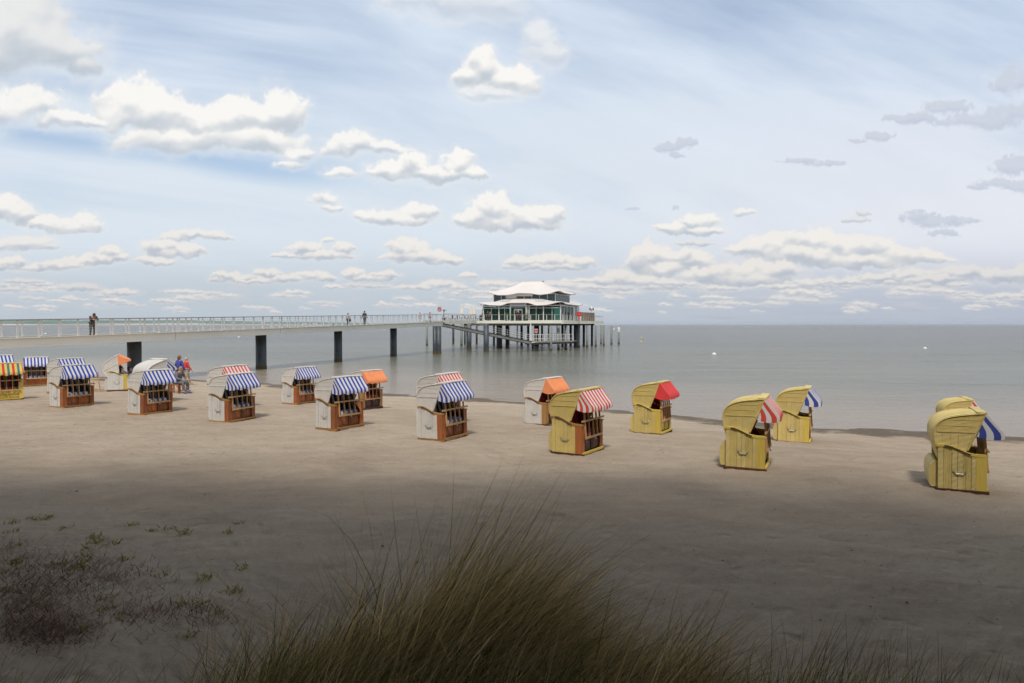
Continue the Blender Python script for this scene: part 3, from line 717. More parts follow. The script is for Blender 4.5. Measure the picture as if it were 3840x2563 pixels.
GLASS=glass_mat('green_window_glass',(.60,.84,.77),(.02,.085,.066)); GLASSB=glass_mat('blue_window_glass',(.68,.80,.84),(.18,.26,.29))
INT=simple('dark_interior',(.07,.055,.045),.8,.3,1.2); TEAL=simple('teal_blind',(.06,.22,.19),.7,.1); CURT=simple('brown_curtain',(.10,.035,.022),.8,.2)
def interp(t,pts):
    for (a,za),(b,zb) in zip(pts[:-1],pts[1:]):
        if t<=b:
            k=(t-a)/(b-a); k=k*k*(3-2*k); return za+(zb-za)*k
    return pts[-1][1]
def ring(x0,x1,y0,y1,n):
    """n points a side, from front-left round by the right"""
    P=[]
    for i in range(n): P.append((x0+(x1-x0)*i/n,y0))
    for i in range(n): P.append((x1,y0+(y1-y0)*i/n))
    for i in range(n): P.append((x1-(x1-x0)*i/n,y1))
    for i in range(n): P.append((x0,y1-(y1-y0)*i/n))
    return P
def tent(eave,top,ez,tz,f,n=28,m=16,thick=.14):
    """swept membrane between an eave ring and a top ring; ez(side,t), tz(side,t) heights"""
    A=ring(*eave,n); B=ring(*top,n); V=[]; F=[]
    for k in range(m+1):
        r=k/m
        for i,((ax,ay),(bx,by)) in enumerate(zip(A,B)):
            sd,t=divmod(i,n); za=ez(sd,t/n); zb=tz(sd,t/n); V.append((ax+(bx-ax)*r,ay+(by-ay)*r,za+(zb-za)*f(r)))
    N=4*n
    for k in range(m):
        for i in range(N): F.append((k*N+i,k*N+(i+1)%N,(k+1)*N+(i+1)%N,(k+1)*N+i))
    return V,F,N,m
def teahouse():
    t=thing('tea_house','two storey glass tea house with swept white tent roofs standing on the pier platform','building',(8.22,115.37,DZ),math.atan2(BX.y,BX.x))
    W=13.87; Dp=14.5
    MB().box((-W/2,Dp/2,.0),(W+.6,Dp+.6,.06)).obj('floor',PLANK,t)
    # interior core and blinds
    MB().box((-W/2-.3,8.2,1.36),(6.4,5.2,2.6)).obj('core_wall',INT,t)
    MB().box((-W/2,Dp/2,2.72),(W-.3,Dp-.3,.08)).obj('ceiling',INT,t)
    for x,w,m_ in ((-12.9,1.3,TEAL),(-11.2,1.6,CURT),(-9.7,.6,TEAL),(-8.4,.7,TEAL),(-10.4,.5,CURT),(-4.9,.5,TEAL),(-1.9,.8,TEAL),(-3.6,1.2,CURT)):
        MB().box((x,.9+random.random()*1.2,1.1),(w,.05,1.9)).obj('blind',m_,t)
    # posts, beams, panes: front
    post=MB().box((0,0,1.37),(.17,.17,2.72)).mesh('column',WPAINT); thin=MB().box((0,0,1.3),(.07,.08,2.56)).mesh('mullion',WPAINT)
    fx=[-13.87,-11.0,-8.85,-5.9,-5.55,-3.0,0.0]
    for x in fx: place('column',post,t,(x,0,0))
    for x in (-12.4,-9.95,-4.3,-1.5): place('mullion',thin,t,(x,.02,0))
    for z,h,dy in ((2.62,.16,0),(2.20,.09,.01),(.06,.12,.012)): MB().box((-W/2,dy,z),(W,.12,h)).obj('cross_beam',WPAINT,t)
    for x0,x1 in ((-13.78,-12.44),(-12.36,-11.09),(-10.91,-9.99),(-9.91,-8.94),(-5.46,-4.34),(-4.26,-3.09),(-2.91,-1.54),(-1.46,-.09)):
        MB().box(((x0+x1)/2,.03,1.15),(x1-x0,.02,2.0)).obj('pane',GLASS,t); MB().box(((x0+x1)/2,.03,2.385),(x1-x0,.02,.25)).obj('pane',GLASS,t)
    # right side
    ys=[0,2.2,4.4,7.3,9.6,12,14.5]
    for y in ys[1:]: place('column',post,t,(0,y,0))
    for z,h in ((2.62,.16),(.06,.12)): MB().box((.012,Dp/2,z),(.12,Dp,h)).obj('cross_beam',WPAINT,t)
    for a,b in zip(ys[:-1],ys[1:]):
        m_=GLASS if b<10 else None
        if m_: MB().box((.0,(a+b)/2,1.33),(.02,b-a-.18,2.36)).obj('pane',GLASS,t)
    MB().box((.02,12.05,1.36),(.10,4.6,2.6)).obj('wall_panel',WPAINT,t)
    d=MB().box((.09,11.7,1.05),(.05,1.0,2.1)).obj('door',GLASSB,t); MB().box((.12,12.05,1.05),(.05,.05,.3)).obj('handle',STEELM,d)
    MB().box((.10,11.6,2.4),(.04,1.5,.25)).obj('vent_panel',SOFF,t)
    # left and back
    for y in ys[1:]: place('column',post,t,(-W,y,0))
    for a,b in zip(ys[:-1],ys[1:]): MB().box((-W,(a+b)/2,1.33),(.02,b-a-.18,2.36)).obj('pane',GLASS,t)
    for k in range(5): MB().box((-W+W*(k+.5)/5,Dp,1.33),(W/5-.15,.02,2.36)).obj('pane',GLASS,t)
    # entrance bay
    e=MB().box((-7.42,-.30,2.85),(2.95,.14,.66)).obj('entrance_header',simple('pale_header_panel',(.60,.58,.60),.5,.05),t)
    fm=simple('header_lettering',(.36,.35,.38),.6)
    for k in range(11):
        MB().box((-8.45+k*.205,-.385,2.85),(.13,.02,.17)).obj('letter',fm,e)
    for x in (-8.85,-6.0): MB().box((x,-.30,1.3),(.13,.13,2.5)).obj('column',WPAINT,t)
    MB().box((-7.42,-.30,2.40),(2.75,.08,.07)).obj('cross_beam',WPAINT,t)
    for x0,x1 in ((-8.78,-8.15),(-6.68,-6.07)): MB().box(((x0+x1)/2,-.28,1.18),(x1-x0,.02,2.3)).obj('pane',GLASS,t)
    MB().box((-7.42,-.28,2.12),(1.4,.02,.44)).obj('pane',GLASSB,t)
    for s in (-1,1):
        d=MB().box((-7.42+s*.37,-.27,.93),(.62,.03,1.86)).obj('door',GLASS,t)
        for dx in (-.33,.33): MB().box((-7.42+s*.37+dx,-.30,.95),(.07,.06,1.9)).obj('door_frame',WPAINT,d)
        MB().box((-7.42+s*.37,-.30,1.90),(.72,.06,.09)).obj('door_frame',WPAINT,d)
    # lower roof
    fe=[(0,3.12),(.155,2.78),(.27,2.72),(.375,3.14),(.40,3.16),(.575,3.16),(.60,3.14),(.715,2.68),(.80,2.74),(1,3.25)]
    se=[(0,3.25),(.22,2.98),(.55,2.95),(.8,3.0),(1,3.22)]
    def ez(sd,q): return interp(q,fe) if sd==0 else interp(q,se) if sd==1 else interp(1-q,fe) if sd==2 else interp(1-q,se)
    def tz(sd,q):
        return (3.42+.52*sstep(.0,.20,q)*(1-sstep(.74,1,q))) if sd in (0,2) else 3.42+.2*math.sin(math.pi*q)
    V,F,N,m=tent((-14.5,.35,-.8,16.6),(-12.95,-1.55,2.65,13.55),ez,tz,lambda r:r**1.15)
    mb=MB(); mb.add(V,F); 
    o=mb.obj('lower_roof',ROOFM,t,True); so=o.modifiers.new('thick','SOLIDIFY'); so.thickness=.13; so.offset=-1
    # grey inset panels lying on the front slope
    n=28
    for q0,q1 in ((5,9),(19,23)):
        P=[]
        for k in (9,11,13,15):
            row=[]
            for i in range(q0,q1+1): x,y,z=V[k*N+i]; row.append((x,y-.02,z+.035))
            P.append(row)
        MB().grid(P).obj('roof_panel',ROOFG,t)
    mb=MB(); P2=[(x,y,z-.17) for x,y,z in V[:N]]
    # trusses under the eave
    for x in (-14.2,-11,-8.85,-6,-3,0): 
        mb=MB(); mb.beam((x,0,2.68),(x,-.7,ez(0,(x+14.5)/14.85)-.16),.07); mb.obj('eave_strut',WPAINT,t)
    for y in (2.2,4.4,7.3,9.6,12): mb=MB(); mb.beam((0,y,2.68),(.3,y,ez(1,(y+.8)/17.4)-.16),.07); mb.obj('eave_strut',WPAINT,t)
    MB().box((-W/2,.55,2.78),(W+.2,1.1,.05)).obj('soffit',SOFF,t); MB().box((-.35,Dp/2+.6,2.79),(.8,Dp-1.3,.05)).obj('soffit',SOFF,t)
    # upper storey
    x0,x1,y0,y1=-12.9,-1.6,2.7,13.5
    MB().box(((x0+x1)/2,(y0+y1)/2,3.9),(x1-x0-1.2,y1-y0-1.2,1.4)).obj('inner_wall',simple('pale_teal_wall',(.20,.30,.29),.7,.1),t)
    cols=[x0+(x1-x0)*k/8 for k in range(9)]
    for k in range(9): MB().box((cols[k],y0,3.95),(.10,.12,1.35)).obj('mullion',WPAINT,t)
    for k in range(8): MB().box(((cols[k]+cols[k+1])/2,y0+.02,3.93),(cols[k+1]-cols[k]-.11,.02,1.22)).obj('pane',GLASSB,t)
    MB().box((-8.2,y0-.05,4.52),(5.0,.07,.36)).obj('frieze_panel',WPAINT,t)
    MB().box((-9.7,y0-.05,4.16),(1.8,.06,.36)).obj('frieze_panel',WPAINT,t)
    rows=[y0+(y1-y0)*k/7 for k in range(8)]
    for k in range(8):
        for x in (x1,x0): MB().box((x,rows[k],4.0),(.10,.10,1.5)).obj('mullion',WPAINT,t)
    for k in range(7):
        for x in (x1,x0): MB().box((x,(rows[k]+rows[k+1])/2,4.0),(.02,rows[k+1]-rows[k]-.1,1.4)).obj('pane',GLASSB,t)
    for k in range(7): MB().box((x0+(x1-x0)*(k+.5)/7,y1,4.0),(1.5,.02,1.4)).obj('pane',GLASS,t)
    MB().box(((x0+x1)/2,y0-.02,4.72),(x1-x0+.1,.10,.12)).obj('cross_beam',WPAINT,t); MB().box((x1+.02,(y0+y1)/2,4.72),(.10,y1-y0,.12)).obj('cross_beam',WPAINT,t)
    ue=[(0,5.12),(.16,4.62),(.26,4.62),(.45,4.92),(.58,4.88),(.74,4.60),(.82,4.70),(1,5.22)]; us=[(0,5.22),(.3,5.0),(.7,4.98),(1,5.26)]
    def uz(sd,q): return interp(q,ue) if sd==0 else interp(q,us) if sd==1 else interp(1-q,ue) if sd==2 else interp(1-q,us)
    V,F,N,m=tent((-13.75,-.6,1.7,14.5),(-9.0,-5.3,7.4,8.8),uz,lambda sd,q:7.15,lambda r:.30*r+.70*r**1.9,m=20)
    mb=MB(); mb.add(V,F); b=len(V)-N; mb.add([(-7.15,8.1,7.17)],[]); 
    for i in range(N): mb.f.append((b+i,b+(i+1)%N,len(V)))
    o=mb.obj('upper_roof',ROOFM,t,True); so=o.modifiers.new('thick','SOLIDIFY'); so.thickness=.13; so.offset=-1
    MB().tube([(-9.0,7.4,7.16),(-5.3,7.4,7.16)],.05,6).obj('ridge_bar',WPAINT,t)
    MB().box((-5.15,7.6,7.2),(.22,.22,.22)).obj('ridge_vent',SOFF,t)
    return t
teahouse()
def lw(x,y,z=0):     # tea-house coordinates -> world
    p=Vector((8.22,115.37,DZ))+BX*x+AX*y; p.z=DZ+z; return p
# terrace furniture
CANV=simple('cream_parasol_cloth',(.68,.64,.57),.8,.06,3); WICK=simple('dark_olive_wicker',(.09,.08,.045),.8,.3,20)
for i,(x,zt,lab) in enumerate([(505,354,'closed cream parasol farthest left on the terrace'),(604,364,'closed cream parasol, left one of the close pair on the terrace'),(637,357,'closed cream parasol, right one of the close pair on the terrace'),(735,368,'closed cream parasol touching the left corner of the tea house')]):
    D=[118,121,119.5,121.5][i]; p=zx(x,540,D); top=zx(x,zt,D).z-DZ
    t=thing('parasol',lab,'parasol',(p.x,p.y,DZ),0,'closed parasols on the terrace')
    MB().lathe([(.04,0),(.04,top)],n=6).obj('pole',WPAINT,t); MB().lathe([(.28,0),(.30,.06),(.08,.10)],n=10).obj('base',STEELM,t)
    mb=MB(); rr=[]
    n=12; prof=[(.06,top),(.12,top-.4),(.22,top-1.1),(.30,top-1.75),(.20,top-1.95),(.24,top-2.2)]
    V=[];F=[]
    for r,z in prof:
        for k in range(n): a=2*math.pi*k/n; q=r*(1+.22*(-1)**k); V.append((q*math.cos(a),q*math.sin(a),z))
    for a in range(len(prof)-1):
        for k in range(n): F.append((a*n+k,a*n+(k+1)%n,(a+1)*n+(k+1)%n,(a+1)*n+k))
    MB().add(V,F).obj('folded_canopy',CANV,t)
def cafe_chair():
    t=thing('terrace_chair','dark wicker terrace chair beside a cafe table behind the railing','chair',(0,0,-50),0,'chairs on the terrace')
    MB().box((0,0,.44),(.46,.44,.06)).obj('seat',WICK,t); MB().box((0,-.21,.68),(.46,.05,.46)).obj('backrest',WICK,t)
    for sx in(-.2,.2):
        for sy in(-.19,.19): MB().box((sx,sy,.21),(.04,.04,.42)).obj('leg',STEELM,t)
    return t
def cafe_table():
    t=thing('terrace_table','small round cafe table behind the terrace railing','table',(0,0,-50),0,'tables on the terrace')
    MB().lathe([(.36,.70),(.36,.73)],n=16).obj('top',WPAINT,t); MB().lathe([(.035,.03),(.035,.70)],n=8).obj('pedestal',STEELM,t); MB().lathe([(.22,0),(.22,.03)],n=12).obj('base',STEELM,t)
    return t
ch0=cafe_chair(); tb0=cafe_table(); first=True
spots=[(350,112),(400,114),(455,116),(525,115),(585,117),(650,118),(700,118.5)]
for i,(x,D) in enumerate(spots):
    p=zx(x,540,D); tb=tb0 if i==0 else copy_tree(tb0); tb.location=(p.x,p.y,DZ)
    tb['label']='small round cafe table on the terrace, '+['farthest left, near the potted palm','second from the palm','third from the palm','next to the leftmost parasol','just left of the pair of parasols','just right of the pair of parasols','nearest to the tea house corner'][i]
    for k,(dx,dy) in enumerate(((-.55,.1),(.55,-.1))):
        c=ch0 if (i==0 and k==0) else copy_tree(ch0); c.location=(p.x+dx,p.y+dy,DZ); c.rotation_euler=(0,0,R(90) if dx>0 else R(-90)); c.rotation_euler.z+=random.uniform(-.4,.4)
        c['label']=('left' if k==0 else 'right')+' dark wicker chair at the cafe table '+['farthest left, near the potted palm','second from the palm','third from the palm','next to the leftmost parasol','just left of the pair of parasols','just right of the pair of parasols','nearest to the tea house corner'][i]
# plants in pots
LEAFG=simple('pot_plant_green',(.10,.16,.02),.6,.4,8); LEAFD=simple('palm_green',(.07,.10,.025),.6,.3,8); POT=simple('dark_pot',(.06,.045,.035),.7)
def pot_plant(p,h,wid,lab,mat,name='potted_shrub',palm=False):
    t=thing(name,lab,'plant',(p.x,p.y,DZ)); MB().lathe([(.20,0),(.27,.38),(.29,.40)],n=12).obj('pot',POT,t)
    rng=np.random.RandomState(int(abs(p.x*91)))
    mb=MB()
    if palm:
        for k in range(11):
            a=rng.uniform(0,6.28); P=[]
            for j in range(6): q=j/5; P.append([(math.cos(a)*q*wid+math.sin(a)*w_*(1-q)*.08,math.sin(a)*q*wid-math.cos(a)*w_*(1-q)*.08,.4+h*.8+.45*math.sin(q*2.3)-q*q*.3) for w_ in(-1,1)])
            mb.grid(P)
        MB().lathe([(.06,.38),(.04,.4+h*.8)],n=7).obj('trunk',BROWNW,t)
    else:
        for k in range(160):
            q=rng.normal(size=3)*np.array([wid,wid,h*.5])*.42+np.array([0,0,.4+h*.5]); rot=Matrix.Rotation(rng.uniform(0,6),3,Vector(rng.normal(size=3)).normalized())
            mb.box(q,(.10,.07,.006),rot)
    mb.obj('foliage',mat,t)
pot_plant(zx(305,540,103.6),1.15,.55,'potted palm at the pier end of the terrace',LEAFD,'potted_palm',True)
pot_plant(lw(-9.3,-.9),1.15,.22,'slim light green shrub in a pot left of the entrance',LEAFG)
pot_plant(lw(-5.75,-.9),1.0,.42,'broad light green shrub in a pot right of the entrance',LEAFG)
pot_plant(zx(712,540,116.8),.75,.3,'dark green shrub in a pot behind the terrace railing',LEAFD)
# wooden screen, lamp mast, red sign, life ring posts
def screen():
    t=thing('wooden_screen','brown plank screen at the right end of the platform','screen')
    a=zx(1815,540,124); b=zx(1962,540,131); a.z=b.z=DZ; n=14; H=1.62
    for k in range(n):
        p=a.lerp(b,(k+.5)/n); d=(b-a); w=d.length/n*.93; ang=math.atan2(d.y,d.x)
        place('plank',MB().box((0,0,H/2),(w,.04,H-.02*random.random())).mesh('plank',WPL),t,p,(0,0,ang))
    for h in (.3,1.4): m=MB(); m.beam(a+Vector((0,.08,h)),b+Vector((0,.08,h)),.06,.1); m.obj('rail',WPL,t)
WPL=wood('brown_screen_plank',(.20,.13,.075),(.33,.22,.13)); screen()
def lamp():
    p=zx(1930,540,133); t=thing('mast_lamp','white dome with two dark floodlights on a short mast above the plank screen','lamp',(p.x,p.y,DZ))
    MB().lathe([(.06,0),(.05,2.2)],n=8).obj('mast',WPAINT,t); MB().lathe([(.17,2.1),(.24,2.45),(.20,2.75),(.08,2.88)],n=12).obj('dome',WPAINT,t,True)
    for s in(-1,1): MB().box((s*.34,-.02,2.35),(.18,.2,.42)).obj('floodlight',BLACKM,t)
lamp()
REDP=simple('bright_red_paint',(.62,.03,.02),.4,.08,3); PINK=simple('faded_red_board',(.52,.30,.27),.6,.15,6)
def redsign():
    p=zx(1793,540,119); t=thing('red_sign','bright red double topped sign on a stand left of the plank screen','sign',(p.x,p.y,DZ))
    for dx in(-.22,.22):
        for z in(1.42,1.04): MB().lathe([(.05,-.19),(.20,-.13),(.23,0),(.20,.13),(.05,.19)],(dx,0,z),12).obj('rounded_plate',REDP,t)
    MB().box((0,.03,.45),(.22,.12,.9)).obj('stand',REDP,t); MB().box((0,0,.03),(.5,.4,.06)).obj('base',STEELM,t)
redsign()
def lifebuoy(p,lab,h):
    t=thing('lifebuoy_post',lab,'lifebuoy',p); MB().box((0,0,h*.5),(.08,.08,h)).obj('post',WPAINT,t); MB().box((0,.0,h-.1),(.55,.10,.72)).obj('board',PINK,t)
    ring_=[(math.cos(a)*.25,-.09,h-.15+math.sin(a)*.25) for a in np.linspace(0,2*math.pi,15)]
    MB().tube(ring_,.055,6,False).obj('ring',simple('red_lifebuoy',(.50,.16,.13),.5),t)
lifebuoy(zx(257,555,103.4)+Vector((0,0,.1)),'faded red lifebuoy board at the end of the pier railing',2.0)
pz=zx(1320,768,108.5); pz.z=1.5; lifebuoy(pz,'faded red lifebuoy board on the low landing stage',1.75)
pz=zx(48,555,100.5); pz.z=deckz(37); 
# ---------------------------------------------------------------- roofed wicker beach chairs
CACHE={}
def cached(key, fn):
    if key not in CACHE: CACHE[key]=fn()
    return CACHE[key]
def arm_z(y):
    pts=[(-.40,.935),(-.30,.955),(-.18,.935),(-.05,.885),(.08,.825),(.18,.79),(.27,.78),(.46,.78)]
    return float(np.interp(y,[p[0] for p in pts],[p[1] for p in pts]))
OUT=[(-.31,.60),(-.37,.80),(-.425,1.00),(-.44,1.15),(-.415,1.28),(-.34,1.39),(-.22,1.465),(-.05,1.515),(.17,1.55),(.42,1.585)]   # hood outline, back bottom to front tip
def smooth_out():
    P=[]; n=len(OUT)
    for i in range(n-1):
        p0=OUT[max(i-1,0)];p1=OUT[i];p2=OUT[i+1];p3=OUT[min(i+2,n-1)]
        for k in range(3):
            t=k/3; P.append(tuple(.5*((2*p1[a])+(-p0[a]+p2[a])*t+(2*p0[a]-5*p1[a]+4*p2[a]-p3[a])*t*t+(-p0[a]+3*p1[a]-3*p2[a]+p3[a])*t**3) for a in(0,1)))
    P.append(OUT[-1]); return P
def side_panel_mesh(mat,s):
    mb=MB(); ys=[-.38,-.285,-.19,-.135,-.045,.045,.10,.185,.265]; x=.565*s
    for i,(a,b) in enumerate(zip(ys[:-1],ys[1:])):
        proud=.010 if i in (0,3,4,7) else .0
        n=3; P=[]
        yy=[a+.004+(b-a-.008)*k/n for k in range(n+1)]
        poly=[(yy[0],.07)]+[(y,arm_z(y)-.02) for y in yy]+[(yy[-1],.07)]
        mb.prism(poly,x-.014*s,x+(.004+proud)*s)
    mb.prism([(-.375,.075)]+[(y,arm_z(y)-.03) for y in np.linspace(-.375,.262,10)]+[(.262,.075)],x-.012*s,x-.002*s)
    # woven cord seams
    for y in (ys[3],ys[6]-.0,.262): mb.tube([(x+.014*s,y,z) for z in np.linspace(.08,arm_z(y)-.03,6)],.006,4)
    return mb.mesh('side_panel',mat)
def hood_mesh(mat):
    mb=MB(); P=smooth_out(); hw=.535
    # outer shell in lengthwise bands with grooves
    bands=np.linspace(-hw,hw,6)
    for a,b in zip(bands[:-1],bands[1:]):
        G=[]
        for (y,z) in P:
            row=[]
            ty=0
            for k in range(5):
                x=a+.005+(b-a-.01)*k/4; q=(k/4-.5)*2; crown=.012*(1-q*q)+.030*(1-(x/hw)**2)
                L=math.hypot(y+.0,z-.95) or 1; ny,nz=(y-.02)/L,(z-.95)/L
                row.append((x,y+ny*crown,z+nz*crown))
            G.append(row)
        mb.grid(G)
    mb.grid([[(x,y*.985+.004,z-.006) for x in (-hw,0,hw)] for y,z in P])
    mb.grid([[(x,y*.93+.02,z-.03) for x in (-hw,0,hw)] for y,z in P])
    # sides: upper part with lengthwise bands, lower part upright bands
    for s in(-1,1):
        X=hw*s
        seam=1.20
        up=[p for p in P if p[1]>=seam]; poly=[(up[0][0],seam)]+up+[(.42-.30*(1.585-seam)/.745,seam)]
        mb.prism(poly,X-.006,X+.006)
        lo=[p for p in P if p[1]<seam]; poly=lo+[(up[0][0],seam),(.42-.30*(1.585-seam)/.745,seam),(.12,.84)]
        mb.prism(poly,X-.009,X+.009)
        for z in (1.32,1.44):
            y0=np.interp(z,[p[1] for p in P if p[0]<.3],[p[0] for p in P if p[0]<.3])+.03; y1=.42-.30*(1.585-z)/.745-.03
            mb.tube([(X+.008*s,y0,z),(X+.006*s,y1,z+.012)],.005,4)
        for y in np.linspace(-.30,.10,4):
            zb=.80 if y<0 else .86; zt=seam-.01; lim=np.interp(zt,[0,1.2],[-.5,-.43])
            yt=y+.06*(1 if y>0 else 0)
            mb.tube([(X+.010*s,y,zb),(X+.010*s,yt+(.05 if y>.05 else 0),zt)],.005,4)
    return mb.mesh('hood',mat,False)
def rim_mesh(mat):
    mb=MB(); P=smooth_out()
    for s in(-1,1):
        X=.54*s; mb.tube([(X,y-.006,z+.004) for y,z in P],.020,6)
        mb.tube([(X,.42,1.585),(X,.36,1.43),(X,.24,1.14),(X,.12,.85)],.020,6)
        mb.tube([(X*1.01,-.40,1.20),(X*1.01,0,1.205),(X*1.01,.255,1.205)],.013,5)
    mb.tube([(-.55,.425,1.585),(0,.43,1.60),(.55,.425,1.585)],.024,6)
    mb.box((0,.36,1.607),(1.08,.16,.018))
    return mb.mesh('hood_rim',mat)
def awning_mesh(mat,stub=False):
    """cloth from the hood's lip forward and down, with a valance and side gussets; uv.x runs across the stripes in metres"""
    mb=MB(); hw=.56; n=14
    prof=[(.425,1.59),(.50,1.49),(.58,1.385),(.66,1.285),(.71,1.225),(.725,1.16),(.72,1.105)]
    G=[];UV=[]
    for j,(y,z) in enumerate(prof):
        row=[]
        for i in range(n+1):
            x=-hw+2*hw*i/n; sag=.018*math.sin(i*2.1)*(j/6)**2; e=abs(x)/hw
            row.append((x,y+sag,z-.02*(1-e**2)*(j>0)*min(j,3)/3+(.02*math.sin(i*1.57) if j==6 else 0))); UV.append((x+2.0,j*.1))
        G.append(row)
    mb.grid(G,UV)
    for s in(-1,1):
        # gusset: from the lip back down the hood's slanting front edge
        G=[];UV=[]
        for j,(y,z) in enumerate(prof):
            q=j/(len(prof)-1); by=.425-.155*q; bz=1.59-.385*q-.07*q; row=[]
            for i in range(6):
                k=i/5; sagz=-.04*math.sin(math.pi*k)*q
                row.append((hw*s,y+(by-y)*k,z+(bz-z)*k+sagz)); UV.append(((hw+k*math.hypot(y-by,z-bz)*1.0)*s+2.0,j*.1))
            G.append(row)
        mb.grid(G,UV)
    return mb.mesh('awning',mat,True)
def cushion_mesh(mat,kind):
    mb=MB(); n=24; G=[];UV=[]
    if kind=='back':
        rows=[(-.10,.50),(-.15,.70),(-.21,.92),(-.27,1.12),(-.32,1.30),(-.30,1.40)]
        for y,z in rows:
            row=[]
            for i in range(n+1):
                x=-.49+.98*i/n; row.append((x,y+.028*abs(math.sin(i*math.pi/4)),z)); UV.append((x+2.0,z))
            G.append(row)
        mb.grid(G,UV)
        # side curtains
        for s in(-1,1):
            G=[];UV=[]
            for z in(.50,.8,1.1,1.35):
                row=[]
                for i in range(9):
                    k=i/8; row.append((s*(.505+.012*math.sin(i*2.2)),-.2+.5*k*(1.5-z)/1.0,z)); UV.append((k*.7+2,z))
                G.append(row)
            mb.grid(G,UV)
    else:
        prof=[(-.12,.46),(-.10,.545),(.10,.555),(.36,.55),(.405,.52),(.405,.46)]
        for y,z in prof:
            row=[]
            for i in range(n+1):
                x=-.49+.98*i/n; row.append((x,y,z+(.015*abs(math.sin(i*math.pi/4)) if z>.5 else 0))); UV.append((x+2.0,y))
            G.append(row)
        mb.grid(G,UV)
    return mb.mesh(kind+'_cushion',mat,True)
STY={'W':dict(w=WHITEW,trim=WHITEW,arm=ARMW,front=BROWNW,base=ARMW,post=BROWNW,lat=LATW),
     'WO':dict(w=WHITEW,trim=WHITEW,arm=ARMW,front=DARKW,base=DARKW,post=ARMW,lat=LATW),
     'WY':dict(w=WHITEW,trim=WHITEW,arm=YELLOWP,front=YELLOWP,base=YELLOWP,post=YELLOWP,lat=LATW),
     'YB':dict(w=YELLOWW,trim=YELLOWW,arm=ARMW,front=DARKW,base=YELLOWP,post=BROWNW,lat=LATW),
     'Y':dict(w=YELLOWW,trim=YELLOWW,arm=YELLOWP,front=YELLOWP,base=YELLOWP,post=YELLOWP,lat=LATW)}
def basket(sty, aw, back, pad, label, loc, heading, scale=1.0, lattice=True, tilt=0.0, lean=0.0, group='roofed wicker beach chairs on the sand'):
    S=STY[sty]; t=thing('beach_chair',label,'beach chair',loc,heading-math.pi/2,group,scale); t.rotation_euler=(lean,random.uniform(-.012,.012),heading-math.pi/2)
    def part(key,name,fn,par=t,**kw): return place(name,cached((key,name),fn),par,**kw)
    K=sty
    for s in(-1,1):
        sp=part(K+str(s),'side_panel',lambda s=s:side_panel_mesh(S['w'],s))
        part(K+str(s),'front_post',lambda s=s:MB().box((.566*s,.352,.425),(.036,.175,.70)).box((.50*s,.425,.425),(.14,.03,.70)).mesh('front_post',S['post']))
        def arm(s=s):
            mb=MB(); ys=list(np.linspace(-.40,.46,13)); G=[]
            for y in ys:
                z=arm_z(y); G.append([(.545*s-.045,y,z-.028),(.545*s-.045,y,z+.006),(.545*s+.045,y,z+.006),(.545*s+.045,y,z-.042),(.545*s-.045,y,z-.028)])
            mb.grid(G)
            for g in(G[0],G[-1]): mb.add(g[:4],[(0,1,2,3)])
            return mb.mesh('armrest',S['arm'])
        a=part(K+str(s),'armrest',arm)
        part(K+str(s),'slide_slot',lambda s=s:MB().tube([(.592*s,y,arm_z(y)-.020) for y in np.linspace(-.27,.17,8)],.012,4).mesh('slide_slot',BLACKM),a)
        part(K+str(s),'handle',lambda s=s:MB().tube([(.585*s,-.13,.43),(.60*s,-.10,.425),(.605*s,-.075,.385),(.605*s,.055,.385),(.60*s,.08,.425),(.585*s,.11,.43)],.0095,5).mesh('handle',STEELM))
        part(K+str(s),'skid',lambda s=s:MB().box((.545*s,.03,.03),(.07,.90,.08)).mesh('skid',DARKW if K!='W' else S['base']))
        if back=='legs': pass
    part(K,'sill_board',lambda:MB().box((0,.455,.075),(1.12,.05,.05)).box((0,-.36,.09),(1.08,.04,.10)).mesh('sill_board',S['base']))
    part(K,'seat_box',lambda:MB().box((0,.06,.27),(1.09,.60,.36)).mesh('seat_box',DARKW if K in('YB','WO') else S['front']))
    for s in(-1,1):
        d=part(K+'d'+str(s),'drawer',lambda s=s:MB().box((.265*s,.375,.25),(.47,.03,.27)).box((.265*s,.392,.25),(.37,.014,.17)).mesh('drawer',S['front']))
        part('k'+str(s),'knob',lambda s=s:MB().lathe([(.012,-.012),(.016,0),(.012,.012)],(.265*s,.408,.33),7).mesh('knob',STEELM),d)
    part(K,'front_board',lambda:MB().box((0,.372,.425),(1.09,.03,.075)).mesh('front_board',S['front']))
    # bulging wicker foot of the back
    part(K,'rear_panel',lambda:MB().prism([(-.375,.08),(-.375,.58),(-.44,.60),(-.505,.50),(-.525,.36),(-.51,.12),(-.48,.08)],-.50,.50).mesh('rear_panel',S['w']))
    h=bpy.data.objects.new('hood',cached((K,'hood'),lambda:hood_mesh(S['w']))); COL.objects.link(h); h.parent=t
    piv=Vector((0,.0,.80))
    if tilt:
        M=Matrix.Translation(piv)@Matrix.Rotation(tilt,4,'X')@Matrix.Translation(-piv); h.matrix_local=M; 
    part(K,'hood_rim',lambda:rim_mesh(S['trim']),h)
    w=place('awning',cached((aw.name,'awning'),lambda:awning_mesh(aw)),t)
    if tilt: w.matrix_local=Matrix.Translation(piv)@Matrix.Rotation(tilt,4,'X')@Matrix.Translation(-piv)
    place('backrest_cushion',cached((back.name,'back'),lambda:cushion_mesh(back,'back')),t)
    place('seat_cushion',cached((pad.name,'seat'),lambda:cushion_mesh(pad,'seat')),t)
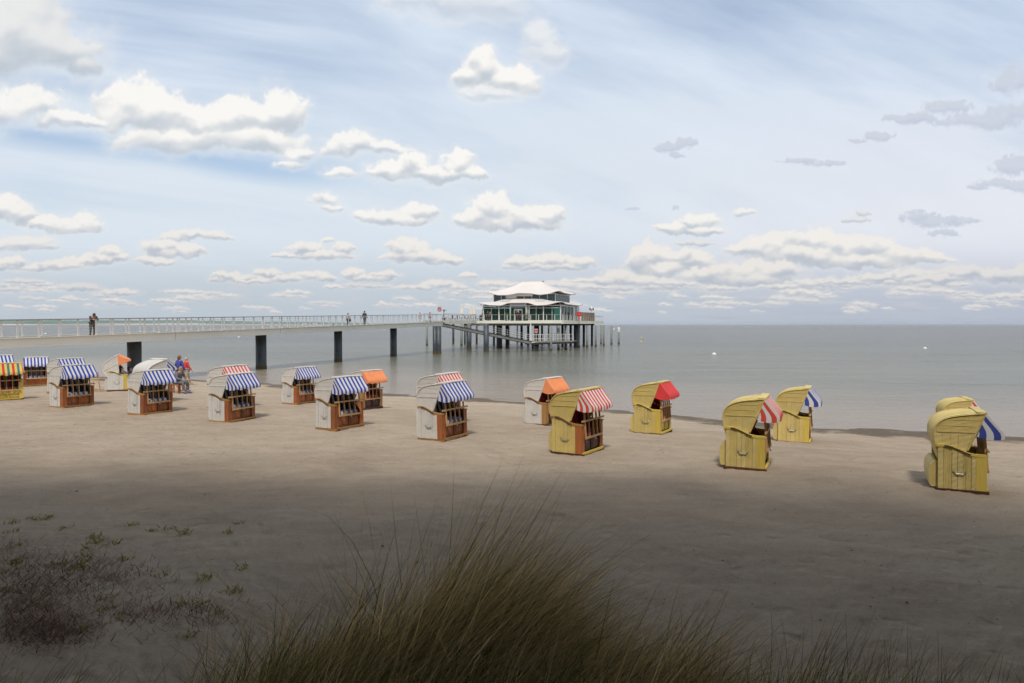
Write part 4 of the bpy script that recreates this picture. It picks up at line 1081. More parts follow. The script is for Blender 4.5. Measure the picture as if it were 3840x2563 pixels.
    if lattice:
        lm=cached(('lat','slat'),lambda:MB().beam((0,.475,.41),(0,.405,1.30),.042,.02,up=Vector((1,0,0))).mesh('slat',LATW))
        for x in(-.42,-.21,0,.21,.42):
            o=place('slat',lm,t,loc=(x,0,0)); o.rotation_euler=(0,random.uniform(-.012,.012),0)
        part('lat','lattice_rail',lambda:MB().box((0,.49,.445),(.92,.022,.05)).mesh('lattice_rail',LATW))
        part('lat2','lattice_rail',lambda:MB().box((0,.462,.855),(1.20,.026,.045)).mesh('lattice_rail',LATW))
        part('lock','padlock',lambda:MB().box((0,.515,.40),(.035,.02,.045)).mesh('padlock',STEELM))
    return t
H=R
#   u of base middle, v of near foot, height in u-pixels, style, awning, back, pad, heading, label
BL=[
 (-8,889,80,'W',BLUES,NAVY,PADB,-40,'white beach chair cut by the left edge, behind the one with many coloured awning'),
 (10,920,88,'Y',RYB,MULTI,MULTI,-48,'yellow based beach chair with red, yellow and blue awning at the left edge'),
 (80,887,66,'W',BLUES,NAVY,PADB,-52,'beach chair with blue striped cushions facing the camera, behind the left edge pair'),
 (147,903,84,'W',BLUES,NAVY,PADB,-26,'white beach chair with blue striped awning mostly hidden behind the leftmost full one'),
 (161,936,100,'W',BLUES,NAVY,PADB,-26,'white beach chair with blue striped awning, leftmost of the fully visible ones'),
 (341,952,105,'W',BLUES,NAVY,PADB,-25,'blue awninged white beach chair in front of the seated man and the turned hood'),
 (521,939,84,'W',REDS,DREDPAD,REDWPAD,-25,'white beach chair with red striped awning, hidden behind the one right of the walkers'),
 (530,969,114,'W',BLUES,NAVY,PADB,-23,'white beach chair with blue striped awning just right of the two beach walkers'),
 (684,928,86,'W',BLUES,NAVY,PADB,-27,'small white beach chair with blue striped awning standing alone near the water'),
 (777,988,124.5,'W',BLUES,NAVY,PADB,-33,'white beach chair with blue striped awning and an orange cloth on its lattice'),
 (835,941,87,'WO',ORANGE,REDPAD,REDPAD,-32,'white beach chair with plain orange awning and red stripes inside, half hidden'),
 (1006,975,92,'W',REDS,DREDPAD,REDWPAD,-30,'white beach chair with red striped awning hidden behind the middle blue striped one'),
 (1014,1012,136,'W',BLUES,NAVY,PADB,-31,'large white beach chair with blue striped awning in the middle of the row'),
 (1247,976,111,'WO',ORANGE,DREDPAD,REDPAD,-33,'white beach chair with plain orange awning behind the first yellow one'),
 (1323,1044,154,'YB',REDS,DREDPAD,REDWPAD,-33,'yellow wicker beach chair with brown wood front and red striped awning'),
 (1496,996,123,'Y',REDC,DREDPAD,DREDPAD,-29,'yellow beach chair with a plain red awning'),
 (1714,1079,170,'Y',REDB,DREDPAD,DREDPAD,-25,'large yellow beach chair with red and white awning, second from the right group'),
 (1822,1015,131,'Y',BLUEB,NAVY,PADB,-26,'small yellow beach chair with blue and white awning near the water'),
 (2192,1022,170,'Y',REDB,DREDPAD,DREDPAD,-20,'yellow beach chair with red and white awning hidden behind the nearest one'),
 (2198,1130,189,'Y',BLUEB,NAVY,PADB,-26,'nearest and largest yellow beach chair with broad blue and white awning at the right edge'),
]
POS={}
for i,(u,v,hp,sty,aw,bk,pd,hd,lab) in enumerate(BL):
    D=20.
    for _ in range(30):
        x=(u-1174)/1566*D; D=.5*D+.5*(EYE-gz(x,D))*1566/(v-744)
    sc=hp*D/1566/1.62; sc=max(.93,min(1.09,sc)) if i not in (0,3,6,11,18) else 1.0
    Dc=D+.50*sc; x=(u-1174)/1566*Dc; z=gz(x,Dc)-.02
    POS[i]=(x,Dc,z,sc)
    basket(sty,aw,bk,pd,lab,(x,Dc,z),R(hd),sc,lean=random.uniform(-.01,.02))
# reclined chair with its people, and the big hood seen from behind
def at_ground(u,v):
    D=20.
    for _ in range(30): x=(u-1174)/1566*D; D=.5*D+.5*(EYE-gz(x,D))*1566/(v-744)
    return Vector((x,D,gz(x,D)))
p=at_ground(258,898); RECL=p+Vector((0,.4,0))
basket('WY',ORANGE,NAVY,PADB,'white beach chair tipped far back with an orange awning and people lying in it',RECL,R(24),1.0,False,tilt=R(27))
p=at_ground(335,925); BACKC=p+Vector((0,.5,0))
basket('W',BLUES,NAVY,PADB,'white beach chair turned away, its broad hood seen from behind beside the thick pier pile',BACKC,R(56),1.04,False,tilt=R(10))
# orange cloth tucked in the lattice of the tenth chair
x,y,z,sc=POS[9]
def cloth():
    h=R(-33)-math.pi/2; c=bpy.data.objects.new('orange_cloth',MB().grid([[(-.40,.50,.80),(-.30,.50,.81),(-.18,.50,.79)],[(-.42,.505,.62),(-.34,.51,.64),(-.26,.505,.70)],[(-.43,.505,.40),(-.40,.51,.46),(-.37,.505,.54)]]).mesh('orange_cloth',ORANGE,True))
    COL.objects.link(c); c.location=(x,y,z); c.rotation_euler=(0,0,h); c.scale=(sc,)*3; so=c.modifiers.new('t','SOLIDIFY'); so.thickness=.006
    tag(c,'small orange cloth hanging in the lattice of a blue and white beach chair','cloth')
cloth()
# loose lattices
def loose_lattice(p,rz,lab,n=3,tilt=.12):
    t=thing('loose_lattice',lab,'lattice',p,rz); t.rotation_euler=(-tilt,0,rz)
    for k in range(n): MB().box(((k-(n-1)/2)*.26,0,.46),(.045,.02,.92)).obj('slat',LATW,t)
    for h in(.08,.60): MB().box((0,.022,h),(.26*n+.16,.022,.045)).obj('lattice_rail',LATW,t)
pl=at_ground(396,905); loose_lattice(Vector((pl.x,pl.y+.9,pl.z)),R(10),'pale wooden lattice standing loose beside the seated man',2)
pl=at_ground(221,900); loose_lattice(Vector((pl.x,pl.y,pl.z)),R(60),'brown wooden lattice leaning left of the tipped back chair',2,.2)
# ---------------------------------------------------------------- people
SKIN=simple('skin',(.52,.28,.19),.6,.06,8)
def skinned(name, pts, edges, mat, parent, root=0, sub=1):
    me=bpy.data.meshes.new(name+'_src'); me.from_pydata([p for p,_ in pts],edges,[]); ob=bpy.data.objects.new(name+'_src',me); COL.objects.link(ob)
    m=ob.modifiers.new('skin','SKIN'); sv=me.skin_vertices[0].data
    for i,(p,r) in enumerate(pts):
        r=r if isinstance(r,tuple) else (r,r); sv[i].radius=r; sv[i].use_root=(i==root)
    m.use_smooth_shade=True
    if sub: s=ob.modifiers.new('sub','SUBSURF'); s.levels=sub; s.render_levels=sub
    dg=bpy.context.evaluated_depsgraph_get(); ev=ob.evaluated_get(dg); nm=bpy.data.meshes.new_from_object(ev); nm.name=name
    bpy.data.objects.remove(ob); bpy.data.meshes.remove(me)
    nm.materials.clear(); nm.materials.append(mat); nm.polygons.foreach_set('use_smooth',[True]*len(nm.polygons))
    return place(name,nm,parent)
def person(label, loc, heading, pose=None, top=(.1,.1,.1), legs=(.05,.05,.05), hair=(.08,.045,.02), hairlen=0, shoes=(.03,.03,.03), height=1.7, skirt=False, longsleeve=True, fingers=True, hood=False, group=None):
    J={'pelvis':(0,0,.95),'spine':(0,0,1.14),'chest':(0,0,1.34),'neck':(0,-.005,1.46),'head':(0,.015,1.565),'crown':(0,.01,1.645)}
    for s,n in((-1,'l'),(1,'r')):
        J.update({'hip'+n:(.09*s,0,.92),'knee'+n:(.10*s,.02,.50),'ankle'+n:(.10*s,-.02,.08),'toe'+n:(.12*s,.14,.03),
          'sho'+n:(.175*s,0,1.39),'elb'+n:(.235*s,-.03,1.11),'wri'+n:(.245*s,.05,.86),'han'+n:(.245*s,.075,.79)})
    if pose: J.update(pose)
    V={k:Vector(v) for k,v in J.items()}
    t=thing('person',label,'person',loc,heading-math.pi/2,group,height/1.7)
    order=['pelvis','spine','chest','neck','head','crown']; rad={'pelvis':(.145,.10),'spine':(.125,.09),'chest':(.15,.10),'neck':.052,'head':(.078,.092),'crown':(.062,.075)}
    pts=[];ed=[];idx={}
    def addp(k,r): idx[k]=len(pts); pts.append((tuple(V[k]),r))
    for k in order: addp(k,rad[k])
    ed+=[(i,i+1) for i in range(5)]
    for n in'lr':
        addp('hip'+n,.085);addp('knee'+n,.058);addp('ankle'+n,.038);addp('toe'+n,(.035,.028)); i=idx['hip'+n]; ed+=[(0,i),(i,i+1),(i+1,i+2),(i+2,i+3)]
        addp('sho'+n,.058);addp('elb'+n,.040);addp('wri'+n,.026);addp('han'+n,(.036,.018)); i=idx['sho'+n]; ed+=[(2,i),(i,i+1),(i+1,i+2),(i+2,i+3)]
        if fingers:
            d=(V['han'+n]-V['wri'+n]).normalized(); sd=d.cross(Vector((0,0,1)) if abs(d.z)<.9 else Vector((0,1,0))).normalized(); hi=idx['han'+n]
            for f,(o,L) in enumerate(((-.026,.062),(-.009,.075),(.009,.078),(.026,.066))):
                a=V['han'+n]+sd*o+d*.025; b=a+d*L+Vector((0,.012,0)); k=len(pts); pts.append((tuple(a),.009)); pts.append((tuple(b),.007)); ed+=[(hi,k),(k,k+1)]
            a=V['wri'+n]+sd*-.04+d*.045; b=a+d*.035-sd*.015; k=len(pts); pts.append((tuple(a),.011)); pts.append((tuple(b),.008)); ed+=[(idx['wri'+n],k),(k,k+1)]
    skinned('body',pts,ed,SKIN,t)
    tm=simple('garment_top',top,.85,.12,9); lm=simple('garment_legs',legs,.85,.12,9)
    q=[];e=[]
    for k,r in(('pelvis',(.165,.125)),('spine',(.155,.12)),('chest',(.175,.125)),('neck',.07)): q.append((tuple(V[k]),r))
    q[0]=(tuple(V['pelvis'].lerp(V['spine'],.1)),(.165,.125)); q[3]=(tuple(V['chest'].lerp(V['neck'],.75)),.085)
    e=[(0,1),(1,2),(2,3)]
    for n in'lr':
        i=len(q); q+= [(tuple(V['sho'+n]),.075),(tuple(V['elb'+n]),.057)]; e+=[(2,i),(i,i+1)]
        if longsleeve: q.append((tuple(V['elb'+n].lerp(V['wri'+n],.93)),.042)); e.append((i+1,i+2))
    o=skinned('jacket',q,e,tm,t)
    q=[(tuple(V['pelvis']),(.155,.115))]; e=[]
    for n in'lr':
        i=len(q); q+=[(tuple(V['hip'+n]),.105),(tuple(V['knee'+n]),.074),(tuple(V['knee'+n].lerp(V['ankle'+n],.9)),.055)]; e+=[(0,i),(i,i+1),(i+1,i+2)]
    skinned('trousers',q,e,lm,t)
    # hair cap
    hd=V['head']; cr=V['crown']; up=(cr-V['neck']).normalized(); c=hd.lerp(cr,.45)
    mb=MB(); n=12; m=7
    for a in range(m+1):
        th=math.pi*a/m
        for b in range(n):
            ph=2*math.pi*b/n; z=math.cos(th); rr=math.sin(th); dy=math.sin(ph)*rr
            k=.100*(1 if dy<.35 or z>.35 else .82); p=Vector((math.cos(ph)*rr*k*.93,dy*k*1.03-.014,z*.108))
            if z<-.2 and dy<.2: p.z-=hairlen*.12
            mb.v.append(tuple(c+p)); mb.uv.append((0,0))
    for a in range(m):
        for b in range(n): i=a*n+b; j=a*n+(b+1)%n; mb.f.append((i,j,j+n,i+n))
    mb.obj('hair',simple('hair_colour',hair,.7,.3,30),t,True)
    f=Vector((0,1,0)); nose=hd+Vector((0,.098,.0)); MB().box(nose,(.022,.03,.04)).obj('nose',SKIN,t)
    for s in(-1,1): MB().box(hd+Vector((.034*s,.088,.028)),(.022,.012,.012)).obj('eye',BLACKM,t); MB().box(hd+Vector((.083*s,.0,.01)),(.016,.035,.05)).obj('ear',SKIN,t)
    MB().box(hd+Vector((0,.088,-.045)),(.045,.012,.010)).obj('mouth',simple('lips',(.35,.10,.09),.5),t)
    if shoes:
        sm=simple('shoe_leather',shoes,.6)
        for n in'lr':
            a=V['ankle'+n];b=V['toe'+n]; m=MB(); m.tube([a+Vector((0,-.03,-.045)),a+Vector((0,0,-.02)),a.lerp(b,.6),b+Vector((0,.03,.005))],[.035,.05,.048,.03],8); m.obj('shoe',sm,t,True)
    return t
walk=lambda a:{'kneel':(-.10,.16*a,.52),'anklel':(-.10,.22*a,.09),'toel':(-.11,.38*a,.05),'kneer':(.10,.02-.06*a,.50),'ankler':(.10,-.28*a,.14),'toer':(.11,-.16*a,.04),
    'elbl':(-.235,-.10*a,1.12),'wril':(-.24,-.10*a,.88),'hanl':(-.24,-.09*a,.81),'elbr':(.235,.05*a,1.12),'wrir':(.24,.18*a,.90),'hanr':(.24,.22*a,.83)}
# the couple walking on the beach, away from the viewer to the upper right
p=at_ground(410,891)
w1=walk(.9); w1.update({'elbl':(-.33,.02,1.16),'wril':(-.46,.10,1.02),'hanl':(-.51,.12,.98)})
person('beach walker in a blue hooded jacket and dark trousers',p,R(62),w1,(.055,.07,.33),(.022,.017,.020),(.16,.085,.03),.5,None,1.72)
p=at_ground(426,884)
person('blond walker in a red jacket and pale trousers, stepping off beside the one in blue',p,R(48),walk(1.2),(.62,.05,.035),(.42,.38,.31),(.45,.34,.20),.1,None,1.74)
# seated man at the small table
ps=at_ground(407,903); ps=Vector((ps.x,ps.y+.1,ps.z))
sit={'pelvis':(0,-.1,.50),'spine':(0,-.07,.68),'chest':(0,.02,.88),'neck':(0,.06,.99),'head':(0,.11,1.08),'crown':(0,.12,1.16),'hipl':(-.1,-.06,.48),'hipr':(.1,-.06,.48),'kneel':(-.14,.36,.50),'kneer':(.14,.36,.50),
 'anklel':(-.14,.36,.08),'ankler':(.14,.40,.08),'toel':(-.14,.53,.03),'toer':(.14,.56,.03),'shol':(-.18,.02,.92),'shor':(.18,.02,.92),'elbl':(-.24,.10,.68),'elbr':(.24,.10,.68),'wril':(-.12,.32,.62),'wrir':(.12,.32,.62),'hanl':(-.08,.38,.62),'hanr':(.08,.38,.62)}
person('man in grey sitting on a stool by a small wooden table',ps,R(-20),sit,(.15,.14,.15),(.12,.115,.125),(.30,.20,.14),0,(.08,.10,.22),1.75)
def stool(p,rz):
    t=thing('stool','low brown wooden stool under the man in grey','stool',p,rz); MB().box((0,0,.40),(.40,.36,.05)).obj('seat',BROWNW,t)
    for x in(-.16,.16):
        for y in(-.14,.14): MB().box((x,y,.19),(.045,.045,.38)).obj('leg',BROWNW,t)
stool(ps+Vector((-.03,.02,0)),R(-110))
def small_table(p):
    t=thing('beach_table','small brown wooden table with turned legs beside the seated man','table',p,R(8)); MB().box((0,0,.60),(.60,.50,.04)).obj('top',BROWNW,t)
    for x in(-.24,.24):
        for y in(-.2,.2): MB().lathe([(.022,0),(.035,.12),(.02,.2),(.04,.35),(.03,.58)],(x,y,0),8).obj('leg',BROWNW,t)
small_table(ps+Vector((-.75,.35,0)))
# heads above the tipped chair
rc={'pelvis':(0,-.1,.62),'spine':(0,-.24,.74),'chest':(0,-.38,.90),'neck':(0,-.44,1.0),'head':(0,-.46,1.10),'crown':(0,-.47,1.18),'hipl':(-.1,-.08,.60),'hipr':(.1,-.08,.60),'kneel':(-.12,.30,.66),'kneer':(.12,.30,.66),
 'anklel':(-.12,.62,.42),'ankler':(.12,.62,.42),'toel':(-.12,.70,.52),'toer':(.12,.70,.52),'shol':(-.17,-.38,.94),'shor':(.17,-.38,.94),'elbl':(-.23,-.18,.76),'elbr':(.23,-.18,.76),'wril':(-.15,.04,.84),'wrir':(.15,.04,.84),'hanl':(-.12,.10,.88),'hanr':(.12,.10,.88)}
hd=R(24); fr=Vector((math.cos(hd),math.sin(hd),0)); rt=Vector((fr.y,-fr.x,0))
person('dark haired person lying back in the tipped white beach chair',RECL+fr*.62+rt*.26+Vector((0,0,-.06)),hd,rc,(.10,.09,.09),(.05,.05,.07),(.035,.022,.015),.3,(.04,.04,.04),1.68)
person('person in a blue top lying in the tipped white beach chair',RECL+fr*.92-rt*.26+Vector((0,0,-.10)),hd,rc,(.10,.10,.40),(.05,.05,.07),(.05,.035,.02),.1,(.04,.04,.04),1.68)
p=at_ground(306,893); person('person with reddish hair beyond the turned away beach chair',Vector((p.x-.45,p.y+2.2,gz(p.x,p.y+2.2))),R(70),sit,(.25,.20,.17),(.1,.1,.12),(.22,.07,.03),.2,(.04,.04,.04),1.95)
# people on the pier
lean_={'pelvis':(0,-.16,.96),'spine':(0,-.08,1.13),'chest':(0,.06,1.28),'neck':(0,.15,1.37),'head':(0,.23,1.43),'crown':(0,.27,1.50),'shol':(-.18,.08,1.32),'shor':(.18,.08,1.32),'elbl':(-.22,.22,1.12),'elbr':(.22,.22,1.12),
  'wril':(-.08,.36,1.14),'wrir':(.08,.36,1.14),'hanl':(-.03,.42,1.13),'hanr':(.03,.42,1.13),'hipl':(-.09,-.16,.93),'hipr':(.09,-.16,.93),'kneel':(-.1,-.08,.50),'kneer':(.1,-.12,.50),'anklel':(-.1,-.14,.08),'ankler':(.1,-.2,.08),'toel':(-.11,.02,.03),'toer':(.11,-.04,.03)}
def pier_at(u,b):
    t=(u-1174)/1566; P=PA+BX*b; s=(P.x-t*P.y)/(t*AX.y-AX.x); return pp(s,b,deckz(s)-.205+.0)
person('man in a black jacket leaning on the pier railing and looking down',pier_at(213,.95),R(-40),lean_,(.022,.018,.015),(.085,.075,.055),(.03,.02,.015),0,(.02,.02,.02),1.84)
person('smaller pier walker in a light top carrying a dark bag',pier_at(798,.6),R(75),walk(.5),(.42,.38,.35),(.03,.025,.03),(.25,.14,.07),.4,(.03,.03,.03),1.62)
person('tall pier walker in a dark top and grey trousers with arms out',pier_at(836,.2),R(75),{**walk(.4),'wril':(-.34,.0,.92),'hanl':(-.38,.02,.86),'wrir':(.34,.05,.92),'hanr':(.38,.06,.86)},(.035,.035,.045),(.10,.10,.11),(.07,.045,.03),0,(.03,.03,.03),1.86)
person('woman in a pink top and light jeans near the end of the pier',pier_at(986,.6),R(20),walk(.5),(.62,.20,.24),(.24,.29,.36),(.14,.07,.04),.5,(.4,.38,.36),1.66)
person('person in a pale pink shirt behind the pier railing, left of the woman in pink',pier_at(963,-.6),R(-60),None,(.52,.36,.35),(.45,.45,.47),(.10,.06,.03),.2,(.4,.38,.36),1.62)
bg=thing('shoulder_bag','dark bag at the side of the smaller pier walker','bag',pier_at(802,.6)+Vector((0,0,.75))); MB().box((0,0,0),(.30,.14,.26)).obj('pouch',BLACKM,bg); MB().tube([(-.13,0,.12),(-.05,0,.45),(.05,0,.45),(.13,0,.12)],.012,4).obj('strap',BLACKM,bg)
# people on the terrace
for (x,y,h,tc_,lc,lab) in [(-12.5,-1.6,-60,(.03,.03,.035),(.03,.025,.03),'person in dark clothes on the terrace before the left windows of the tea house'),(-11.9,-1.9,100,(.16,.13,.09),(.05,.045,.04),'person in an olive jacket facing the one in dark clothes on the terrace'),
       (-7.65,-.75,-70,(.03,.012,.012),(.02,.015,.015),'left one of two dark figures in the tea house doorway'),(-7.2,-.65,-110,(.05,.02,.018),(.02,.015,.015),'right one of two dark figures in the tea house doorway')]:
    person(lab,lw(x,y,0),R(h),None,tc_,lc,(.04,.03,.02),.2,(.02,.02,.02),1.74)
# ---------------------------------------------------------------- far shore, buoys
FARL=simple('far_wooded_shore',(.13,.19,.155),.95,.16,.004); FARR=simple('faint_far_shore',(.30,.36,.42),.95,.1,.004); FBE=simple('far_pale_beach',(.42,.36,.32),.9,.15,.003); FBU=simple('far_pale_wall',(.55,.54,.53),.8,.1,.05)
def coast(name,u0,u1,D,prof,mat,lab,seed):
    n=420; V=[];F=[]
    for i in range(n+1):
        q=i/n; u=u0+(u1-u0)*q; x=(u-1174)/1566*D; h=interp(q,prof)*D/1566
        h=max(.2,h*(1+.16*float(vnoise(np.array([i*.11]),np.array([seed*1.]),seed)[0])+.13*float(vnoise(np.array([i*.45]),np.array([seed*1.]),seed+1)[0])))+EYE
        h0=h-EYE
        V+=[(x,D,-3),(x,D+6,h0*.72),(x,D+30,h0+1.5),(x,D+500,-3)]
    for i in range(n):
        for k in range(3): a=i*4+k; F.append((a,a+1,a+5,a+4))
    o=MB().add(V,F).obj(name,mat,None,True); tag(o,kind='structure'); o['label']=lab
coast('wooded_shore',-420,905,3000,[(0,9),(.35,10.5),(.62,10),(.80,7),(.93,4.5),(1,.6)],FARL,'low wooded shore far across the bay on the left',5)
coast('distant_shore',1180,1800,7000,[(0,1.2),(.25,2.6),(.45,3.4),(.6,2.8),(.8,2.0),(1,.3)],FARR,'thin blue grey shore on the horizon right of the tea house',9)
coast('cliff_beach',-420,760,2950,[(0,1.6),(.30,3.0),(.45,1.2),(.58,3.2),(.72,3.4),(.8,1.5),(1,.4)],FBE,'pale strip of cliff and beach under the far wooded shore',14)
def farhouse(u,v,w,h,lab):
    D=2940; x=(u-1174)/1566*D; z=EYE-(v-744)/1566*D; W=w*D/1566; H=h*D/1566
    t=thing('distant_building',lab,'building',(x,D,z-2)); MB().box((0,0,H/2+1),(W,W*.7,H+2)).obj('wall',FBU,t)
    MB().prism([(-W*.4,H+2),(0,H+2+min(4,H*.3)),(W*.4,H+2)],-W*.52,W*.52).obj('roof',FARL if w>6 else FBU,t)
for u,v,w,h,lab in [(600,744,2.6,8,'pale tower block on the far shore, left of a close pair'),(607,744,2.6,7.4,'pale tower block on the far shore, right of a close pair'),(700,743,12,2.4,'longer and left one of two low pale buildings on the far shore'),(722,743,9,2.2,'shorter and right one of two low pale buildings on the far shore'),
      (812,743,4,3.6,'small pale block on the far shore just right of the smaller pier walker'),(742,743,3,3.4,'narrow pale block on the far shore between the long buildings and the walkers'),(395,743,4,2.6,'small pale house on the far shore right of the girder joint'),(470,743,7,2.2,'low pale house on the far shore behind the pier railing')]:
    farhouse(u,v,w,h,lab)
BW=simple('white_buoy',(.72,.70,.66),.5,.05); BYL=simple('yellow_buoy',(.50,.42,.12),.5)
for u,v,d,m_,lab in [(1638,811,10,BW,'largest white buoy, on the water right of the tea house'),(2122,798,8,BW,'white buoy on the water near the right edge'),(1470,784,6,BYL,'pale yellow buoy, nearer of two right of the platform'),(1471,774,5,BYL,'small yellow buoy beyond the other yellow one'),
      (547,772.5,5,BW,'small white buoy seen under the pier girder'),(104,765,5,BW,'small white buoy seen through the pier railing at the left'),(1408,755,4,BW,'tiny white buoy far off by the white capped pile')]:
    D=EYE*1566/(v+d*.3-744); x=(u-1174)/1566*D; r=d/2*D/1566
    t=thing('buoy',lab,'buoy',(x,D,0),0,'buoys on the bay'); MB().lathe([(.01,-.9*r),(.7*r,-.6*r),(r,0),(.86*r,.5*r),(.5*r,.86*r),(.01,r)],n=14).obj('float',m_,t,True); MB().tube([(.0,0,r*.9),(.12*r,0,1.25*r),(-.12*r,0,1.25*r),(0,0,r*.9)],r*.08,5).obj('lifting_ring',STEELM,t)
def sail(u,D,h,lab):
    x=(u-1174)/1566*D; H_=h*D/1566; t=thing('sailing_boat',lab,'boat',(x,D,0),.4); MB().add([(-H_*.3,0,.1),(H_*.3,0,.1),(H_*.22,1,-.5),(-H_*.2,1,-.5),(-H_*.3,0,1),(H_*.36,0,1.2),(0,1.5,1)],[(0,1,5,4),(4,5,6),(2,3,4,6),(0,3,2,1)]).obj('hull',BW,t)
    MB().tube([(0,.3,1),(0,.3,H_)],.1,5).obj('mast',STEELM,t); MB().add([(.1,.3,2),(.1,.3,H_),(-H_*.26,.7,2),(.1,.36,2),(.1,.36,H_),(-H_*.26,.76,2)],[(0,1,2),(5,4,3),(0,3,4,1),(1,4,5,2),(2,5,3,0)]).obj('sail',BW,t)
sail(2138,5200,5,'tiny sailing boat on the horizon at the right'); sail(2211,6000,3,'tinier sailing boat on the horizon at the far right')
# ---------------------------------------------------------------- marram grass and beach plants
def leaf_mat(name,rough=.55,trans=.25):
    m,N,K,P=new_mat(name); P.inputs['Roughness'].default_value=rough; P.inputs['Specular IOR Level'].default_value=.3
    a=N.new('ShaderNodeAttribute'); a.attribute_name='tone'; K.new(a.outputs['Color'],P.inputs['Base Color'])
    t=N.new('ShaderNodeBsdfTranslucent'); K.new(a.outputs['Color'],t.inputs[0]); mx=N.new('ShaderNodeMixShader'); mx.inputs[0].default_value=trans
    K.new(P.outputs[0],mx.inputs[1]); K.new(t.outputs[0],mx.inputs[2]); K.new(mx.outputs[0],N['Material Output'].inputs[0]); return m
GRASS=leaf_mat('marram_blades',.5,.5); LEAF=leaf_mat('tree_leaves',.6,.15)
def blades(name,label,root,length,azim,tilt,curl,width,cols,seg=7,seed=1,dirx=None):
    """root (n,3); every blade starts at 'tilt' from upright toward 'azim' and bends further by 'curl' along its length"""
    n=len(root); rng=np.random.RandomState(seed); ang=tilt[:,None]+curl[:,None]*np.linspace(0,1,seg)[None,:]**1.4
    ds=length[:,None]/(seg-1); hx=np.sin(ang)*ds; hz=np.cos(ang)*ds
    H_=np.cumsum(hx,1)-hx; Z=np.cumsum(hz,1)-hz
    az=azim[:,None]+np.linspace(0,1,seg)[None,:]*rng.normal(0,.25,(n,1))
    X=root[:,0:1]+H_*np.cos(az); Y=root[:,1:2]+H_*np.sin(az); ZZ=root[:,2:3]+Z
    wa=rng.uniform(0,math.pi,n); w=width[:,None]*(1-np.linspace(0,1,seg)[None,:]**1.6)*.5+.0003
    ox=np.cos(wa)[:,None]*w; oy=np.sin(wa)[:,None]*w*.6; oz=np.zeros_like(w)
    V=np.stack([np.stack([X-ox,Y-oy,ZZ-oz],-1),np.stack([X+ox,Y+oy,ZZ+oz],-1)],2)       # n,seg,2,3
    b=(np.arange(n)*seg*2)[:,None]; k=np.arange(seg-1)[None,:]*2
    Q=np.stack([b+k,b+k+1,b+k+3,b+k+2],-1).reshape(-1,4)
    tip=np.linspace(0,1,seg)[None,:,None,None]; C=cols[:,None,None,:]*(1-.0*tip)+np.zeros((n,seg,2,3))
    o=place(name,fastmesh(name,V.reshape(-1,3),Q,GRASS,False,C.reshape(-1,3)))
    tag(o,kind='stuff'); o['label']=label; return o
rng=np.random.RandomState(11)
def tones(n,dry,rng=rng):
    g=np.array([[.12,.125,.028],[.17,.155,.040],[.085,.10,.030]])[rng.randint(0,3,n)]; d=np.array([[.72,.52,.24],[.58,.40,.17],[.64,.49,.25]])[rng.randint(0,3,n)]
    k=(rng.rand(n)<dry)[:,None]; return np.where(k,d,g)*rng.uniform(.65,1.25,(n,1))
def clump(centres,n,lmin,lmax,dry,name,label,seed,lean=.35,width=.0045,az0=0.25,back=.12):
    r=np.random.RandomState(seed); c=np.array(centres); w=c[:,5]/c[:,5].sum(); i=r.choice(len(c),n,p=w)
    x=c[i,0]+r.normal(0,1,n)*c[i,2]; y=c[i,1]+r.normal(0,1,n)*c[i,3]; z=ground_z(x,y)-.02
    dx=(x-c[i,0])/c[i,2]; dy=(y-c[i,1])/c[i,3]
    L=r.uniform(lmin,lmax,n)*c[i,4]*np.where(r.rand(n)<.3,r.uniform(.5,1,n),1)*np.clip(1.12-.16*np.hypot(dx,dy),.4,1.2)*np.where(r.rand(n)<.05,1.10,1)
    az=np.where(r.rand(n)<1-back, az0+r.normal(0,.38,n), r.uniform(-math.pi,math.pi,n))
    tilt=np.abs(r.normal(lean,.22,n)); curl=np.clip(r.normal(.85,.45,n),.05,2.1)
    fallen=r.rand(n)<.12; tilt=np.where(fallen,tilt+.7,tilt); curl=np.where(fallen,curl+.5,curl)
    return blades(name,label,np.stack([x,y,z],-1),L,az,tilt,curl,width*r.uniform(.35,1.25,n),tones(n,dry,r)*r.uniform(.6,1.15,(n,1)),seed=seed)
# centre x, y, spread x, spread y, height factor, weight      (all combed to the right by the sea wind)
TALL=[(-.74,3.75,.09,.16,1.46,2.6),(-.60,3.85,.08,.16,1.56,2.4),(-.90,3.65,.09,.18,1.26,2.0),(-1.06,3.60,.09,.18,1.06,1.7),(-1.20,3.5,.08,.18,.86,1.3),(-.40,3.7,.12,.2,1.22,2.0),(-.50,3.3,.35,.2,.98,2.6),(-1.36,3.45,.07,.14,.62,.6),(-.15,3.55,.14,.2,1.0,1.6)]
TALL=TALL+[(-1.28,3.7,.12,.16,.80,1.6),(-1.45,3.6,.10,.16,.62,1.2),(-1.12,3.3,.16,.16,.84,1.6),(-1.60,3.65,.07,.14,.48,.5)]
TALL=[(a+.11,)+tuple(q) for a,*q in TALL]
clump(TALL,18500,.90,1.14,.72,'marram_grass','tall windswept tuft of marram grass in the middle foreground',21,lean=.60,width=.0082,az0=-.05,back=.05)
clump([(.05,3.6,.16,.2,.92,2),(.35,3.6,.16,.2,.92,2),(.62,3.6,.12,.2,.98,1.8),(.25,3.1,.35,.2,.76,1.6),(.85,3.4,.14,.18,.64,.8)],8000,.72,1.14,.66,'marram_grass','lower tuft of marram grass leaning right of the tall tuft',22,lean=.70,width=.0080,az0=-.05,back=.05)
